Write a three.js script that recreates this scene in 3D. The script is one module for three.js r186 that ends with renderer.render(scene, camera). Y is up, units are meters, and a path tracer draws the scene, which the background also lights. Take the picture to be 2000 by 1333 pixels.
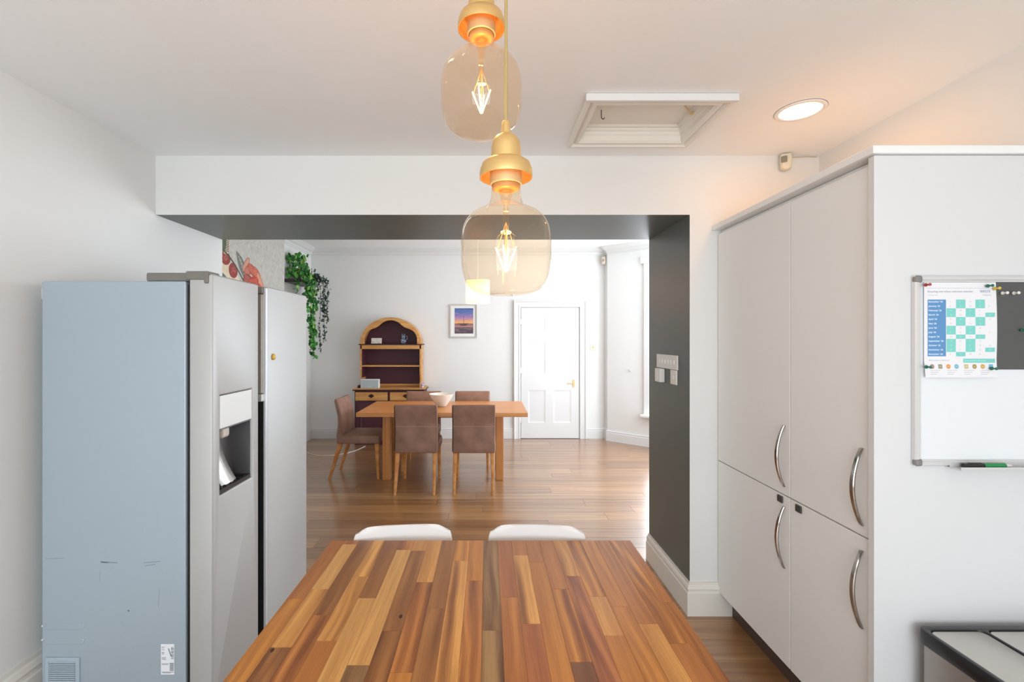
import * as THREE from 'three';
import { RoundedBoxGeometry } from 'three/addons/geometries/RoundedBoxGeometry.js';
import { mergeGeometries, toCreasedNormals } from 'three/addons/utils/BufferGeometryUtils.js';
import { RectAreaLightUniformsLib } from 'three/addons/lights/RectAreaLightUniformsLib.js';
import { ImprovedNoise } from 'three/addons/math/ImprovedNoise.js';

// ------------------------------------------------------------------ camera, sky, large lights, exposure
// Plan: x right, y up, depth D runs away from the camera (z = -D). The camera stands over the kitchen table.
RectAreaLightUniformsLib.init();
const scene = new THREE.Scene();
const EYE = 1.52;
const camera = new THREE.PerspectiveCamera(2 * Math.atan(666.5 / 890) * 180 / Math.PI, 2000 / 1333, 0.05, 60);
camera.position.set(0, EYE, 0);
camera.lookAt(0, EYE, -5);
camera.setViewOffset(2000, 1333, 48, 4.5, 2000, 1333);
scene.background = new THREE.Color(0xeaf1fb);            // pale overcast sky outside the windows
scene.backgroundIntensity = 3.0;
const renderer = new THREE.WebGLRenderer({ antialias: true });
renderer.toneMapping = THREE.LinearToneMapping;
renderer.toneMappingExposure = 0.645;
renderer.shadowMap.enabled = true;
function daylight(name, x, y, D, w, h, tx, ty, tD, intensity, color) {
  const l = new THREE.RectAreaLight(color, intensity, w, h);
  l.name = name; l.position.set(x, y, -D); l.lookAt(tx, ty, -tD); scene.add(l);
}
// daylight entering by the garden doors behind the camera and by the bay window of the dining room
daylight('garden_door_daylight', 0, 1.13, -2.26, 3.0, 2.0, 0, 1.13, 0, 6.7, 0xe8f4fb);
daylight('bay_front_daylight', 2.90, 1.51, 4.98, 1.35, 2.1, 0, 1.51, 4.98, 10, 0xe6f1fc);
daylight('bay_far_side_daylight', 2.545, 1.51, 6.11, 0.76, 2.1, 1.545, 1.51, 4.926, 12.5, 0xe6f1fc);
daylight('bay_near_side_daylight', 2.385, 1.51, 3.73, 0.86, 2.1, 1.36, 1.51, 4.76, 6.6, 0xe6f1fc);

// ------------------------------------------------------------------ helpers
let seed = 20240607;
const rnd = () => { seed = (seed * 1664525 + 1013904223) >>> 0; return seed / 4294967296; };
const rr = (a, b) => a + (b - a) * rnd();
const noise = new ImprovedNoise();
const N = (x, y, z = 0) => noise.noise(x, y, z);
function fbm(x, y, z, o = 4) { let s = 0, a = 0.5, f = 1; for (let i = 0; i < o; i++) { s += a * N(x * f, y * f, z + i * 7.3); a *= 0.5; f *= 2; } return s; }
const taken = {};
function numbered(base) { const n = taken[base] = (taken[base] ?? -1) + 1; return n ? `${base}_${String(n).padStart(3, '0')}` : base; }
function shade(o) { o.castShadow = o.receiveShadow = true; return o; }
function thing(name, label, category, pos = [0, 0, 0], turn = 0, group) {   // pos = [x, y, D]
  const o = new THREE.Group(); o.name = numbered(name); o.position.set(pos[0], pos[1], -pos[2]); o.rotation.y = turn;
  o.userData = { label, category }; if (group) o.userData.group = group;
  scene.add(o); return o;
}
function part(parent, name, geo, mat, label) {
  const m = shade(new THREE.Mesh(geo, mat)); m.name = name; if (label) m.userData.label = label; parent.add(m); return m;
}
function single(name, geo, mat, label, category, group) {      // a thing that is one mesh, geometry in world axes
  geo.computeBoundingBox(); const b = geo.boundingBox, c = new THREE.Vector3((b.min.x + b.max.x) / 2, b.min.y, (b.min.z + b.max.z) / 2);
  geo.translate(-c.x, -c.y, -c.z);
  const m = shade(new THREE.Mesh(geo, mat)); m.name = numbered(name); m.position.copy(c); m.userData = { label, category }; if (group) m.userData.group = group;
  scene.add(m); return m;
}
function wpart(t, name, geo, mat, label) {                    // geometry in world axes under a thing that is not turned
  geo.translate(-t.position.x, -t.position.y, -t.position.z); return part(t, name, geo, mat, label);
}
function struct(name, geo, mat, label, category = 'wall') {
  const m = shade(new THREE.Mesh(geo, mat)); m.name = name; m.userData = { kind: 'structure', label, category }; scene.add(m); return m;
}
function uvMetres(g, su = 1, sv = 1, ou = 0, ov = 0, swap = false) {
  const p = g.attributes.position, n = g.attributes.normal, uv = new Float32Array(p.count * 2);
  for (let i = 0; i < p.count; i++) {
    const ax = Math.abs(n.getX(i)), ay = Math.abs(n.getY(i)), az = Math.abs(n.getZ(i));
    let u, v;
    if (ay >= ax && ay >= az) { u = p.getX(i); v = -p.getZ(i); } else if (ax >= az) { u = -p.getZ(i); v = p.getY(i); } else { u = p.getX(i); v = p.getY(i); }
    if (swap) [u, v] = [v, u];
    uv[2 * i] = u * su + ou; uv[2 * i + 1] = v * sv + ov;
  }
  g.setAttribute('uv', new THREE.BufferAttribute(uv, 2)); return g;
}
const plain = g => { const q = g.index ? g.toNonIndexed() : g; for (const k of Object.keys(q.attributes)) if (!['position', 'normal', 'uv'].includes(k)) q.deleteAttribute(k); q.morphAttributes = {}; return q; };
const merge = list => mergeGeometries(list.map(plain), false);
function wbox(x0, x1, y0, y1, D0, D1, r = 0, seg = 2) {
  const w = x1 - x0, h = y1 - y0, d = D1 - D0;
  const g = r ? new RoundedBoxGeometry(w, h, d, seg, Math.min(r, w / 2.01, h / 2.01, d / 2.01)) : new THREE.BoxGeometry(w, h, d);
  g.translate((x0 + x1) / 2, (y0 + y1) / 2, -(D0 + D1) / 2);
  return uvMetres(g);
}
function lbox(w, h, d, x, y, z, r = 0, seg = 2) {            // local box, centre given, z as in three
  const g = r ? new RoundedBoxGeometry(w, h, d, seg, Math.min(r, w / 2.01, h / 2.01, d / 2.01)) : new THREE.BoxGeometry(w, h, d);
  g.translate(x, y, z); return uvMetres(g);
}
function cyl(r0, r1, h, x, y, z, seg = 24) { const g = new THREE.CylinderGeometry(r1, r0, h, seg); g.translate(x, y, z); return g; }
function bar(a, b, r, seg = 8, r2 = r) {
  const A = new THREE.Vector3(...a), B = new THREE.Vector3(...b), d = B.clone().sub(A), g = new THREE.CylinderGeometry(r2, r, d.length(), seg);
  g.applyQuaternion(new THREE.Quaternion().setFromUnitVectors(new THREE.Vector3(0, 1, 0), d.clone().normalize()));
  g.translate((A.x + B.x) / 2, (A.y + B.y) / 2, (A.z + B.z) / 2); return g;
}
function tube(pts, r, seg = 40, rs = 8, closed = false) { return new THREE.TubeGeometry(new THREE.CatmullRomCurve3(pts.map(p => new THREE.Vector3(...p)), closed), seg, r, rs, closed); }
function lathe(pts, seg = 48) { return new THREE.LatheGeometry(pts.map(p => new THREE.Vector2(p[0], p[1])), seg); }
// a profile [[out, up], ...] carried along a path with mitred corners; out points to the left of the path; map(p, q, up) places it
function sweep(path, profile, closed, map) {
  const n = path.length, rings = [];
  for (let i = 0; i < n; i++) {
    const p = path[i], a = path[(i - 1 + n) % n], b = path[(i + 1) % n];
    const nrm = (s, e) => { const dx = e[0] - s[0], dy = e[1] - s[1], l = Math.hypot(dx, dy); return [-dy / l, dx / l]; };
    const n1 = (i === 0 && !closed) ? nrm(p, b) : nrm(a, p), n2 = (i === n - 1 && !closed) ? nrm(a, p) : nrm(p, b);
    const k = 1 + n1[0] * n2[0] + n1[1] * n2[1], m = [(n1[0] + n2[0]) / k, (n1[1] + n2[1]) / k];
    rings.push(profile.map(([o, u]) => map(p[0] + m[0] * o, p[1] + m[1] * o, u)));
  }
  const pos = [], put = (...v) => v.forEach(q => pos.push(q.x, q.y, q.z));
  const m = profile.length;
  for (let i = 0; i < (closed ? n : n - 1); i++) for (let j = 0; j < m; j++) {
    const A = rings[i][j], B = rings[i][(j + 1) % m], C = rings[(i + 1) % n][(j + 1) % m], D = rings[(i + 1) % n][j];
    put(A, B, C, A, C, D);
  }
  if (!closed) for (const R of [rings[0], rings[n - 1]]) { const f = THREE.ShapeUtils.triangulateShape(profile.map(([o, u]) => new THREE.Vector2(o, u)), []); f.forEach(([a, b, c]) => put(R[a], R[b], R[c])); }
  const g = new THREE.BufferGeometry(); g.setAttribute('position', new THREE.Float32BufferAttribute(pos, 3)); g.computeVertexNormals();
  g.setAttribute('uv', new THREE.Float32BufferAttribute(new Float32Array(pos.length / 3 * 2), 2)); return uvMetres(g);
}
const onFloor = (p, q, u) => new THREE.Vector3(p, u, -q);     // path given as (x, D)
// a thick skin over a grid surface fn(u, v) -> [x, y, z]
function shell(fn, nu, nv, th) {
  const P = [], Q = [];
  const at = (u, v) => new THREE.Vector3(...fn(u, v));
  for (let j = 0; j <= nv; j++) for (let i = 0; i <= nu; i++) {
    const u = i / nu, v = j / nv, e = 1e-3, c = at(u, v);
    const du = at(Math.min(1, u + e), v).sub(at(Math.max(0, u - e), v)), dv = at(u, Math.min(1, v + e)).sub(at(u, Math.max(0, v - e)));
    const nn = du.cross(dv).normalize(); P.push(c.clone().addScaledVector(nn, th / 2)); Q.push(c.clone().addScaledVector(nn, -th / 2));
  }
  const all = [...P, ...Q], idx = [], W = nu + 1, off = P.length;
  for (let j = 0; j < nv; j++) for (let i = 0; i < nu; i++) { const a = j * W + i, b = a + 1, c = a + W, d = c + 1; idx.push(a, b, d, a, d, c, a + off, d + off, b + off, a + off, c + off, d + off); }
  const rim = (a, b) => idx.push(a, a + off, b + off, a, b + off, b);
  for (let i = 0; i < nu; i++) { rim(i, i + 1); rim(nv * W + i + 1, nv * W + i); }
  for (let j = 0; j < nv; j++) { rim((j + 1) * W, j * W); rim(j * W + nu, (j + 1) * W + nu); }
  const g = new THREE.BufferGeometry(); g.setAttribute('position', new THREE.Float32BufferAttribute(all.flatMap(v => [v.x, v.y, v.z]), 3)); g.setIndex(idx); g.computeVertexNormals();
  const c = toCreasedNormals(g, 0.9); c.setAttribute('uv', new THREE.Float32BufferAttribute(new Float32Array(c.attributes.position.count * 2), 2)); return uvMetres(c);
}
// rounded-rectangle sections stacked into one closed solid: sections [{y, w, d, z, r}]
function loft(sections, k = 6) {
  const ring = s => { const out = []; for (let q = 0; q < 4; q++) for (let i = 0; i <= k; i++) { const a = (q + i / k) * Math.PI / 2, cx = (q === 0 || q === 3 ? 1 : -1) * (s.w / 2 - s.r), cz = (q < 2 ? 1 : -1) * (s.d / 2 - s.r); out.push([(s.x || 0) + cx + s.r * Math.cos(a), s.y, s.z + cz + s.r * Math.sin(a)]); } return out; };
  const R = sections.map(ring), m = R[0].length, pos = [], idx = [];
  R.forEach(r => r.forEach(p => pos.push(...p)));
  for (let j = 0; j < R.length - 1; j++) for (let i = 0; i < m; i++) { const a = j * m + i, b = j * m + (i + 1) % m; idx.push(a, a + m, b + m, a, b + m, b); }
  for (const [j, f] of [[0, 1], [R.length - 1, -1]]) { const c = pos.length / 3; pos.push(sections[j].x || 0, sections[j].y, sections[j].z); for (let i = 0; i < m; i++) { const a = j * m + i, b = j * m + (i + 1) % m; f > 0 ? idx.push(c, a, b) : idx.push(c, b, a); } }
  const g = new THREE.BufferGeometry(); g.setAttribute('position', new THREE.Float32BufferAttribute(pos, 3)); g.setIndex(idx);
  const c = toCreasedNormals(g, 0.7); c.setAttribute('uv', new THREE.Float32BufferAttribute(new Float32Array(c.attributes.position.count * 2), 2)); return uvMetres(c);
}
function canvasTex(w, h, draw) {
  const c = document.createElement('canvas'); c.width = w; c.height = h; const g = c.getContext('2d'); draw(g, w, h);
  const t = new THREE.CanvasTexture(c); t.colorSpace = THREE.SRGBColorSpace; t.anisotropy = 8; return t;
}
function dataTex(w, h, fn, srgb = true) {
  const d = new Uint8Array(w * h * 4);
  for (let y = 0; y < h; y++) for (let x = 0; x < w; x++) { const c = fn(x / w, y / h), i = (y * w + x) * 4; for (let k = 0; k < 3; k++) d[i + k] = Math.max(0, Math.min(255, c[k] * 255)); d[i + 3] = 255; }
  const t = new THREE.DataTexture(d, w, h); t.wrapS = t.wrapT = THREE.RepeatWrapping; t.magFilter = THREE.LinearFilter; t.minFilter = THREE.LinearFilter; if (srgb) t.colorSpace = THREE.SRGBColorSpace; t.needsUpdate = true; return t;
}
const lerp = (a, b, t) => a + (b - a) * t, clamp = (x, a = 0, b = 1) => Math.max(a, Math.min(b, x));
const mixc = (a, b, t) => [lerp(a[0], b[0], t), lerp(a[1], b[1], t), lerp(a[2], b[2], t)];
const hex = h => [(h >> 16 & 255) / 255, (h >> 8 & 255) / 255, (h & 255) / 255];
// wood: grain runs along u. light/dark are sRGB ends; m metres of length and width the picture covers
function woodTex(w, h, len, wid, light, dark, s, o = {}) {
  const A = hex(light), B = hex(dark), { wave = 0.5, fine = 0.35, streak = 0.6 } = o;
  return dataTex(w, h, (u, v) => {
    const x = u * len, y = v * wid;
    const warp = fbm(x * 1.6, y * 6, s, 3) * 0.03 * wave;
    const yy = y + warp;
    const broad = fbm(x * 0.9, yy * 26, s + 3, 3);
    const rings = Math.sin((yy * 150 + fbm(x * 1.1, yy * 10, s + 9, 2) * 14)) * 0.5 + 0.5;
    const f = fbm(x * 7, yy * 330, s + 5, 3);
    const pore = Math.max(0, N(x * 11, yy * 620, s + 1) - 0.28) * 1.2;
    let t = 0.38 + broad * streak * 1.5 + (rings - 0.5) * 0.22 * wave + f * fine + pore * 0.35;
    return mixc(A, B, clamp(t));
  });
}

// ------------------------------------------------------------------ materials
const S = (color, roughness = 0.6, extra = {}) => new THREE.MeshStandardMaterial({ color, roughness, ...extra });
const PH = (color, roughness, extra = {}) => new THREE.MeshPhysicalMaterial({ color, roughness, ...extra });
const plasterBump = dataTex(512, 512, (u, v) => { const t = 0.5 + 0.3 * fbm(u * 24, v * 24, 1, 3) + 0.12 * N(u * 120, v * 120, 4); return [t, t, t]; }, false);
const M = {
  wall: S(0xe9e9e6, 0.62, { bumpMap: plasterBump, bumpScale: 0.0006 }),
  ceiling: S(0xf9faf9, 0.75, { bumpMap: plasterBump, bumpScale: 0.0006 }),
  trim: S(0xe4e4e2, 0.35),
  trimCream: S(0xece8df, 0.38),
  charcoal: S(0x5d6562, 0.4),
  slabDark: S(0x2c2119, 0.8),
  white: S(0xf2f2f0, 0.4),
  plastic: S(0xe9e7e1, 0.45),
  plasticOld: S(0xe6dfca, 0.5),
  black: S(0x151413, 0.5),
  blackGloss: S(0x1a1a1b, 0.28),
  chrome: S(0xdcdcdc, 0.1, { metalness: 1 }),
  chromeDark: S(0xb3aca6, 0.12, { metalness: 1 }),
  brass: S(0xe2bd7c, 0.4, { metalness: 0.7 }),
  brassPale: S(0xe2c590, 0.45, { metalness: 0.4 }),
  glass: PH(0xffffff, 0.0, { transmission: 1, thickness: 0, ior: 1.5 }),
  bulbGlass: PH(0xfff5e7, 0.02, { transmission: 1, thickness: 0, ior: 1.5, specularIntensity: 0.75 }),
  fridgeSide: S(0xa9b8c3, 0.38, { metalness: 0.2 }),
  steel: PH(0xbabbb9, 0.48, { metalness: 0.3 }),
  steelEdge: S(0xdfe2e6, 0.3, { metalness: 0.4 }),
  greyPlastic: S(0x77756f, 0.5),
  darkGrey: S(0x4c4d4e, 0.45),
  cabinet: S(0xf3f3f0, 0.38),
  cabinetEnd: S(0xdedede, 0.4),
  plinth: S(0x4d3d33, 0.45),
  alu: S(0xd9d9d8, 0.38, { metalness: 0.25 }),
  board: PH(0xe9ecee, 0.16, {}),
  felt: S(0x5a5a59, 0.95),
  leather: null, oakLeg: null, plum: S(0x4e2531, 0.55), plumDark: S(0x391720, 0.5),
  stem: S(0x55702f, 0.7), pot: S(0x6a655f, 0.7), shelfGrey: S(0x6b6663, 0.6), shelfEnd: S(0x24211f, 0.6),
};

console.log('textures');
// floor: four oak pictures, each covers 2.4 x 0.6 m
const oak = [
  woodTex(1024, 512, 2.4, 0.6, 0xb88f62, 0x825930, 11, { streak: 0.5, wave: 0.8 }),
  woodTex(1024, 512, 2.4, 0.6, 0xb0865a, 0x7c532d, 29, { streak: 0.7, wave: 1.0 }),
  woodTex(1024, 512, 2.4, 0.6, 0xaa8054, 0x764e2a, 47, { streak: 0.6, wave: 0.7 }),
];
const floorTints = [0xffffff, 0xf3ece4, 0xe6dcd0, 0xfff6ea];
const floorMats = [];
for (const t of oak) for (const c of floorTints) floorMats.push(PH(c, 0.38, { map: t, ior: 1.7, clearcoat: 1, clearcoatRoughness: 0.2, bumpMap: t, bumpScale: 0.0004 }));

// ------------------------------------------------------------------ floor
const floor = struct('floor', wbox(-3.0, 3.2, -0.12, -0.013, -2.6, 7.15), M.slabDark, 'dark subfloor under the oak boards', 'floor');
{
  const pw = 0.168;
  let row = 0;
  for (let D = -2.4; D < 6.95; D += pw, row++) {
    const D1 = Math.min(D + pw, 6.95), far = D > 3.1;
    const X0 = far ? -2.69 : -1.83, X1 = far ? 3.0 : 1.83;
    let x = X0 - rr(0, 1.2);
    while (x < X1) {
      const len = rr(1.3, 2.1), a = Math.max(x, X0), b = Math.min(x + len, X1);
      x += len; if (b - a < 0.03) continue;
      const w = b - a - 0.0012, d = D1 - D - 0.0012;
      const g = new RoundedBoxGeometry(w, 0.0125, d, 1, 0.0009);
      uvMetres(g, 1 / 2.4, 1 / 0.6, (w / 2) / 2.4 + rr(0, Math.max(0, 1 - w / 2.4)), (d / 2) / 0.6 + rr(0, 1 - d / 0.6));
      g.translate((a + b) / 2, -0.00625, -(D + D1) / 2);
      part(floor, 'plank', g, floorMats[Math.floor(rnd() * floorMats.length)]);
    }
  }
}

// ------------------------------------------------------------------ kitchen shell
const KH = 2.53, WX = 1.83, B0 = 2.514, B1 = 3.145, BY = 2.204, OX = 1.116;
struct('wall_left', wbox(-2.03, -WX, 0, KH, -2.5, B1), M.wall, 'white painted kitchen wall behind the refrigerator');
struct('wall_right', wbox(WX, 2.03, 0, KH, -2.5, B0), M.wall, 'white kitchen wall above the tall cupboards');
function splitBox(x0, x1, y0, y1, D0, D1, face) {             // a box of which one face (0 +x,1 -x,2 +y,3 -y,4 near,5 back) is painted with material 1
  const g = wbox(x0, x1, y0, y1, D0, D1); g.groups.forEach((q, i) => { q.materialIndex = i === face ? 1 : 0; }); return g;
}
struct('wall_header', splitBox(-WX, OX, BY, KH, B0, B1, 3), [M.wall, M.charcoal], 'white beam over the wide opening with a charcoal painted underside');
struct('wall_pier', splitBox(OX, 2.25, 0, KH, B0, B1, 1), [M.wall, M.charcoal], 'white pier right of the opening with a charcoal painted reveal');
struct('wall_upper_divide', wbox(-2.9, 2.25, KH, 2.95, B1 - 0.2, B1), M.wall, 'white wall over the opening on the dining room side');
struct('wall_stub', wbox(-2.9, -2.03, 0, KH, B1 - 0.2, B1), M.wall, 'white return wall beside the opening on the dining room side');
{ // ceiling with the hole of the loft hatch
  const hx0 = 0.46, hx1 = 0.98, h0 = 1.93, h1 = 2.30;
  struct('ceiling', merge([wbox(-2.03, hx0, KH, KH + 0.14, -2.5, B0), wbox(hx1, 2.03, KH, KH + 0.14, -2.5, B0), wbox(hx0, hx1, KH, KH + 0.14, -2.5, h0), wbox(hx0, hx1, KH, KH + 0.14, h1, B0), wbox(-2.03, 2.03, KH + 0.14, KH + 0.2, -2.5, B0)]), M.ceiling, 'flat white kitchen ceiling', 'ceiling');
}
// garden doors in the wall behind the camera
struct('wall_back', merge([wbox(-2.03, -1.55, 0, KH, -2.5, -2.3), wbox(1.55, 2.03, 0, KH, -2.5, -2.3), wbox(-1.55, 1.55, 2.16, KH, -2.5, -2.3)]), M.wall, 'white kitchen wall around the glazed garden doors');
function glazing(name, label, W, H, cols, x, y, D, turn) {
  const t = new THREE.Group(); t.name = name; t.userData = { kind: 'structure', label, category: 'window' }; t.position.set(x, y, -D); t.rotation.y = turn; scene.add(t);
  const f = 0.055, gs = [lbox(W, f, 0.07, 0, H - f / 2, 0), lbox(W, f, 0.07, 0, f / 2, 0)];
  for (let i = 0; i <= cols; i++) gs.push(lbox(f, H, 0.07, -W / 2 + f / 2 + i * (W - f) / cols, H / 2, 0));
  part(t, 'frame', merge(gs), M.trim);
  for (let i = 0; i < cols; i++) part(t, 'pane', lbox((W - f) / cols - f, H - 2 * f, 0.004, -W / 2 + f / 2 + (i + 0.5) * (W - f) / cols, H / 2, 0), M.glass);
  return t;
}
glazing('window_1', 'glazed white garden doors behind the camera', 3.1, 2.16, 4, 0, 0, -2.4, 0);

// ------------------------------------------------------------------ dining room shell
const FH = 2.89, FD = 6.95;
struct('wall_far', wbox(-2.9, 2.2, 0, 2.95, FD, FD + 0.2), M.wall, 'white far wall of the dining room');
struct('wall_far_left', wbox(-2.9, -2.69, 0, 2.95, B1, FD), M.wall, 'white alcove wall behind the plant shelf');
struct('ceiling_dining', wbox(-2.9, 3.2, FH, FH + 0.12, B1, FD + 0.2), M.ceiling, 'white dining room ceiling', 'ceiling');
struct('wall_corner', wbox(1.79, 2.2, 0, FH, 6.80, FD), M.wall, 'white corner chase between the far wall and the bay');
// bay: corners in (x, D)
const bay = [[1.79, 6.80], [2.95, 5.82], [2.95, 4.14], [1.95, B1]];
function bayWall(name, a, b, o0, o1, sill, head, winName, label) {
  const dx = b[0] - a[0], dD = b[1] - a[1], L = Math.hypot(dx, dD), turn = Math.atan2(dD, dx);
  // local x along the wall, z outwards
  const gs = [lbox(o0, FH, 0.14, o0 / 2, FH / 2, 0), lbox(L - o1, FH, 0.14, (L + o1) / 2, FH / 2, 0), lbox(o1 - o0, sill, 0.14, (o0 + o1) / 2, sill / 2, 0), lbox(o1 - o0, FH - head, 0.14, (o0 + o1) / 2, (FH + head) / 2, 0)];
  const g = merge(gs); g.translate(0, 0, -0.07);
  const m = struct(name, g, M.wall, label); m.position.set(a[0], 0, -a[1]); m.rotation.y = turn;
  const c = (o0 + o1) / 2, off = -0.10, cs = Math.cos(turn), sn = Math.sin(turn);
  const w = glazing(winName, label.replace('wall', 'window'), o1 - o0, head - sill, 1, a[0] + cs * c + sn * off, sill, a[1] + sn * c - cs * off, turn);
  const wd = o1 - o0;
  part(w, 'rail', lbox(wd, 0.05, 0.05, 0, (head - sill) / 2, 0.01), M.trim);
  part(w, 'sill', lbox(wd + 0.2, 0.035, 0.16, 0, -0.0, 0.145, 0.008), M.trim);
  part(w, 'architrave', merge([lbox(0.085, head - sill + 0.085, 0.028, -wd / 2 - 0.042, (head - sill) / 2 + 0.042, 0.114, 0.008), lbox(0.085, head - sill + 0.085, 0.028, wd / 2 + 0.042, (head - sill) / 2 + 0.042, 0.114, 0.008), lbox(wd + 0.26, 0.1, 0.035, 0, head - sill + 0.05, 0.118, 0.008)]), M.trim);
}
bayWall('wall_bay_far', bay[0], bay[1], 0.64, 1.44, 0.44, 2.58, 'window_2', 'white slanted bay wall beyond the dining room door');
bayWall('wall_bay_front', bay[1], bay[2], 0.13, 1.55, 0.44, 2.58, 'window_3', 'white front bay wall right of the dining table');
bayWall('wall_bay_near', bay[2], bay[3], 0.2, 1.1, 0.44, 2.58, 'window_4', 'white slanted bay wall behind the charcoal pier');
// chimney breast with patterned paper
const wallpaper = canvasTex(1024, 1024, (g, w, h) => {
  // u 0..1 is D 3.6..5.05, v 0..1 is y 1.4..2.85
  const X = D => (D - 3.6) / 1.45 * w, Y = y => (2.85 - y) / 1.45 * h, k = w / 1.45;
  g.fillStyle = '#b9b9b2'; g.fillRect(0, 0, w, h);
  for (let i = 0; i < 5200; i++) { const a = rnd(); g.globalAlpha = rr(0.06, 0.22); g.fillStyle = a < 0.34 ? '#95968f' : a < 0.7 ? '#d3d2c9' : '#a9aa9c'; g.beginPath(); g.ellipse(rr(0, w), rr(0, h), rr(3, 22), rr(3, 14), rr(0, 3), 0, 7); g.fill(); }
  g.globalAlpha = 1;
  g.fillStyle = '#d9cdb2'; g.beginPath(); g.moveTo(X(3.6), Y(2.28)); g.bezierCurveTo(X(3.95), Y(2.28), X(4.1), Y(2.12), X(4.22), Y(1.95)); g.lineTo(X(4.3), Y(1.4)); g.lineTo(X(3.6), Y(1.4)); g.fill();
  const oval = (D, y, rd, ry, c, rot = 0) => { g.fillStyle = c; g.beginPath(); g.ellipse(X(D), Y(y), rd * k, ry * k, rot, 0, 7); g.fill(); };
  const veins = (D, y, rd, ry) => { g.strokeStyle = 'rgba(214,150,130,.5)'; g.lineWidth = 3; for (let i = 0; i < 9; i++) { g.beginPath(); g.moveTo(X(D + rr(-rd, rd) * .6), Y(y + rr(-ry, ry) * .6)); g.lineTo(X(D + rr(-rd, rd) * .6), Y(y + rr(-ry, ry) * .6)); g.stroke(); } };
  oval(3.915, 2.215, 0.075, 0.06, '#8d3a35'); veins(3.915, 2.215, 0.075, 0.06);
  oval(4.035, 2.125, 0.07, 0.068, '#8d3a35'); veins(4.035, 2.125, 0.07, 0.068);
  oval(3.75, 2.08, 0.09, 0.07, '#8d3a35');
  // striped bud
  oval(3.92, 2.33, 0.062, 0.085, '#cfc7ae'); oval(3.89, 2.345, 0.035, 0.07, '#56664a');
  g.strokeStyle = '#3e3c33'; g.lineWidth = 5; for (let i = 0; i < 9; i++) { g.beginPath(); g.moveTo(X(3.9), Y(2.40 - i * .015)); g.lineTo(X(3.97), Y(2.395 - i * .015)); g.stroke(); }
  g.fillStyle = '#9c3f3b'; g.fillRect(X(3.82), Y(2.6), 0.045 * k, 0.36 * k);
  // dark branch
  g.strokeStyle = '#4a4a42'; g.lineWidth = 12; g.beginPath(); g.moveTo(X(3.86), Y(2.28)); g.bezierCurveTo(X(3.98), Y(2.25), X(4.1), Y(2.16), X(4.24), Y(2.02)); g.stroke();
  // dark leaf
  g.fillStyle = '#6f746c'; g.beginPath(); g.moveTo(X(4.08), Y(2.31)); g.quadraticCurveTo(X(4.30), Y(2.23), X(4.22), Y(2.08)); g.quadraticCurveTo(X(4.10), Y(2.16), X(4.08), Y(2.31)); g.fill();
  g.strokeStyle = '#c3c5ba'; g.lineWidth = 4; for (let i = 0; i < 6; i++) { g.beginPath(); g.moveTo(X(4.11 + i * .02), Y(2.27 - i * .03)); g.lineTo(X(4.17 + i * .02), Y(2.23 - i * .025)); g.stroke(); }
  g.fillStyle = '#54706a'; g.beginPath(); g.ellipse(X(3.9), Y(2.03), 0.1 * k, 0.035 * k, 0.5, 0, 7); g.fill();
  // blossom
  const petal = (D, y, rd, ry, rot, c) => { g.save(); g.translate(X(D), Y(y)); g.rotate(rot); g.fillStyle = c; g.beginPath(); g.ellipse(0, 0, rd * k, ry * k, 0, 0, 7); g.fill(); g.strokeStyle = 'rgba(120,40,34,.6)'; g.lineWidth = 3; g.stroke(); g.strokeStyle = 'rgba(240,190,160,.5)'; for (let i = -2; i <= 2; i++) { g.beginPath(); g.moveTo(-rd * k * .8, i * ry * k * .3); g.lineTo(rd * k * .8, i * ry * k * .2); g.stroke(); } g.restore(); };
  petal(4.25, 2.21, 0.09, 0.035, -0.9, '#b98474'); petal(4.30, 2.17, 0.09, 0.045, -0.5, '#b0665a'); petal(4.37, 2.17, 0.10, 0.045, 0.5, '#b4503f'); petal(4.46, 2.13, 0.11, 0.05, 0.8, '#bd5a48'); petal(4.52, 2.07, 0.12, 0.04, 0.95, '#cf8a6c');
  petal(4.29, 2.07, 0.09, 0.055, 0.2, '#93463f'); petal(4.38, 2.06, 0.10, 0.055, -0.3, '#b53f30'); petal(4.42, 2.0, 0.10, 0.05, 0.5, '#a8483c'); petal(4.54, 1.98, 0.10, 0.04, 0.9, '#a5503f'); petal(4.36, 1.92, 0.14, 0.07, 0.1, '#9a453c');
  for (let i = 0; i < 900; i++) { const D = rr(3.62, 4.66), y = rr(1.85, 2.45); g.globalAlpha = rr(0.1, 0.4); g.strokeStyle = rnd() < 0.5 ? '#4d4038' : '#d8cdb8'; g.lineWidth = rr(1, 2.5); g.beginPath(); g.moveTo(X(D), Y(y)); g.lineTo(X(D + rr(-0.03, 0.03)), Y(y + rr(-0.02, 0.02))); g.stroke(); }
  g.globalAlpha = 1;
});
const breast = struct('wall_chimney_breast', wbox(-2.69, -2.252, 0, FH, 3.6, 5.05), M.wall, 'chimney breast papered with grey mottled floral wallpaper');
{
  const g = new THREE.PlaneGeometry(1.45, 1.45, 1, 1); // flat paper pasted on the breast, upper part
  g.rotateY(Math.PI / 2); g.translate(-2.2505, 2.125, -4.325);
  const m = part(breast, 'wallpaper', g, S(0xffffff, 0.7, { map: wallpaper })); m.userData.label = 'grey mottled wallpaper with red blossom';
}

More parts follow.
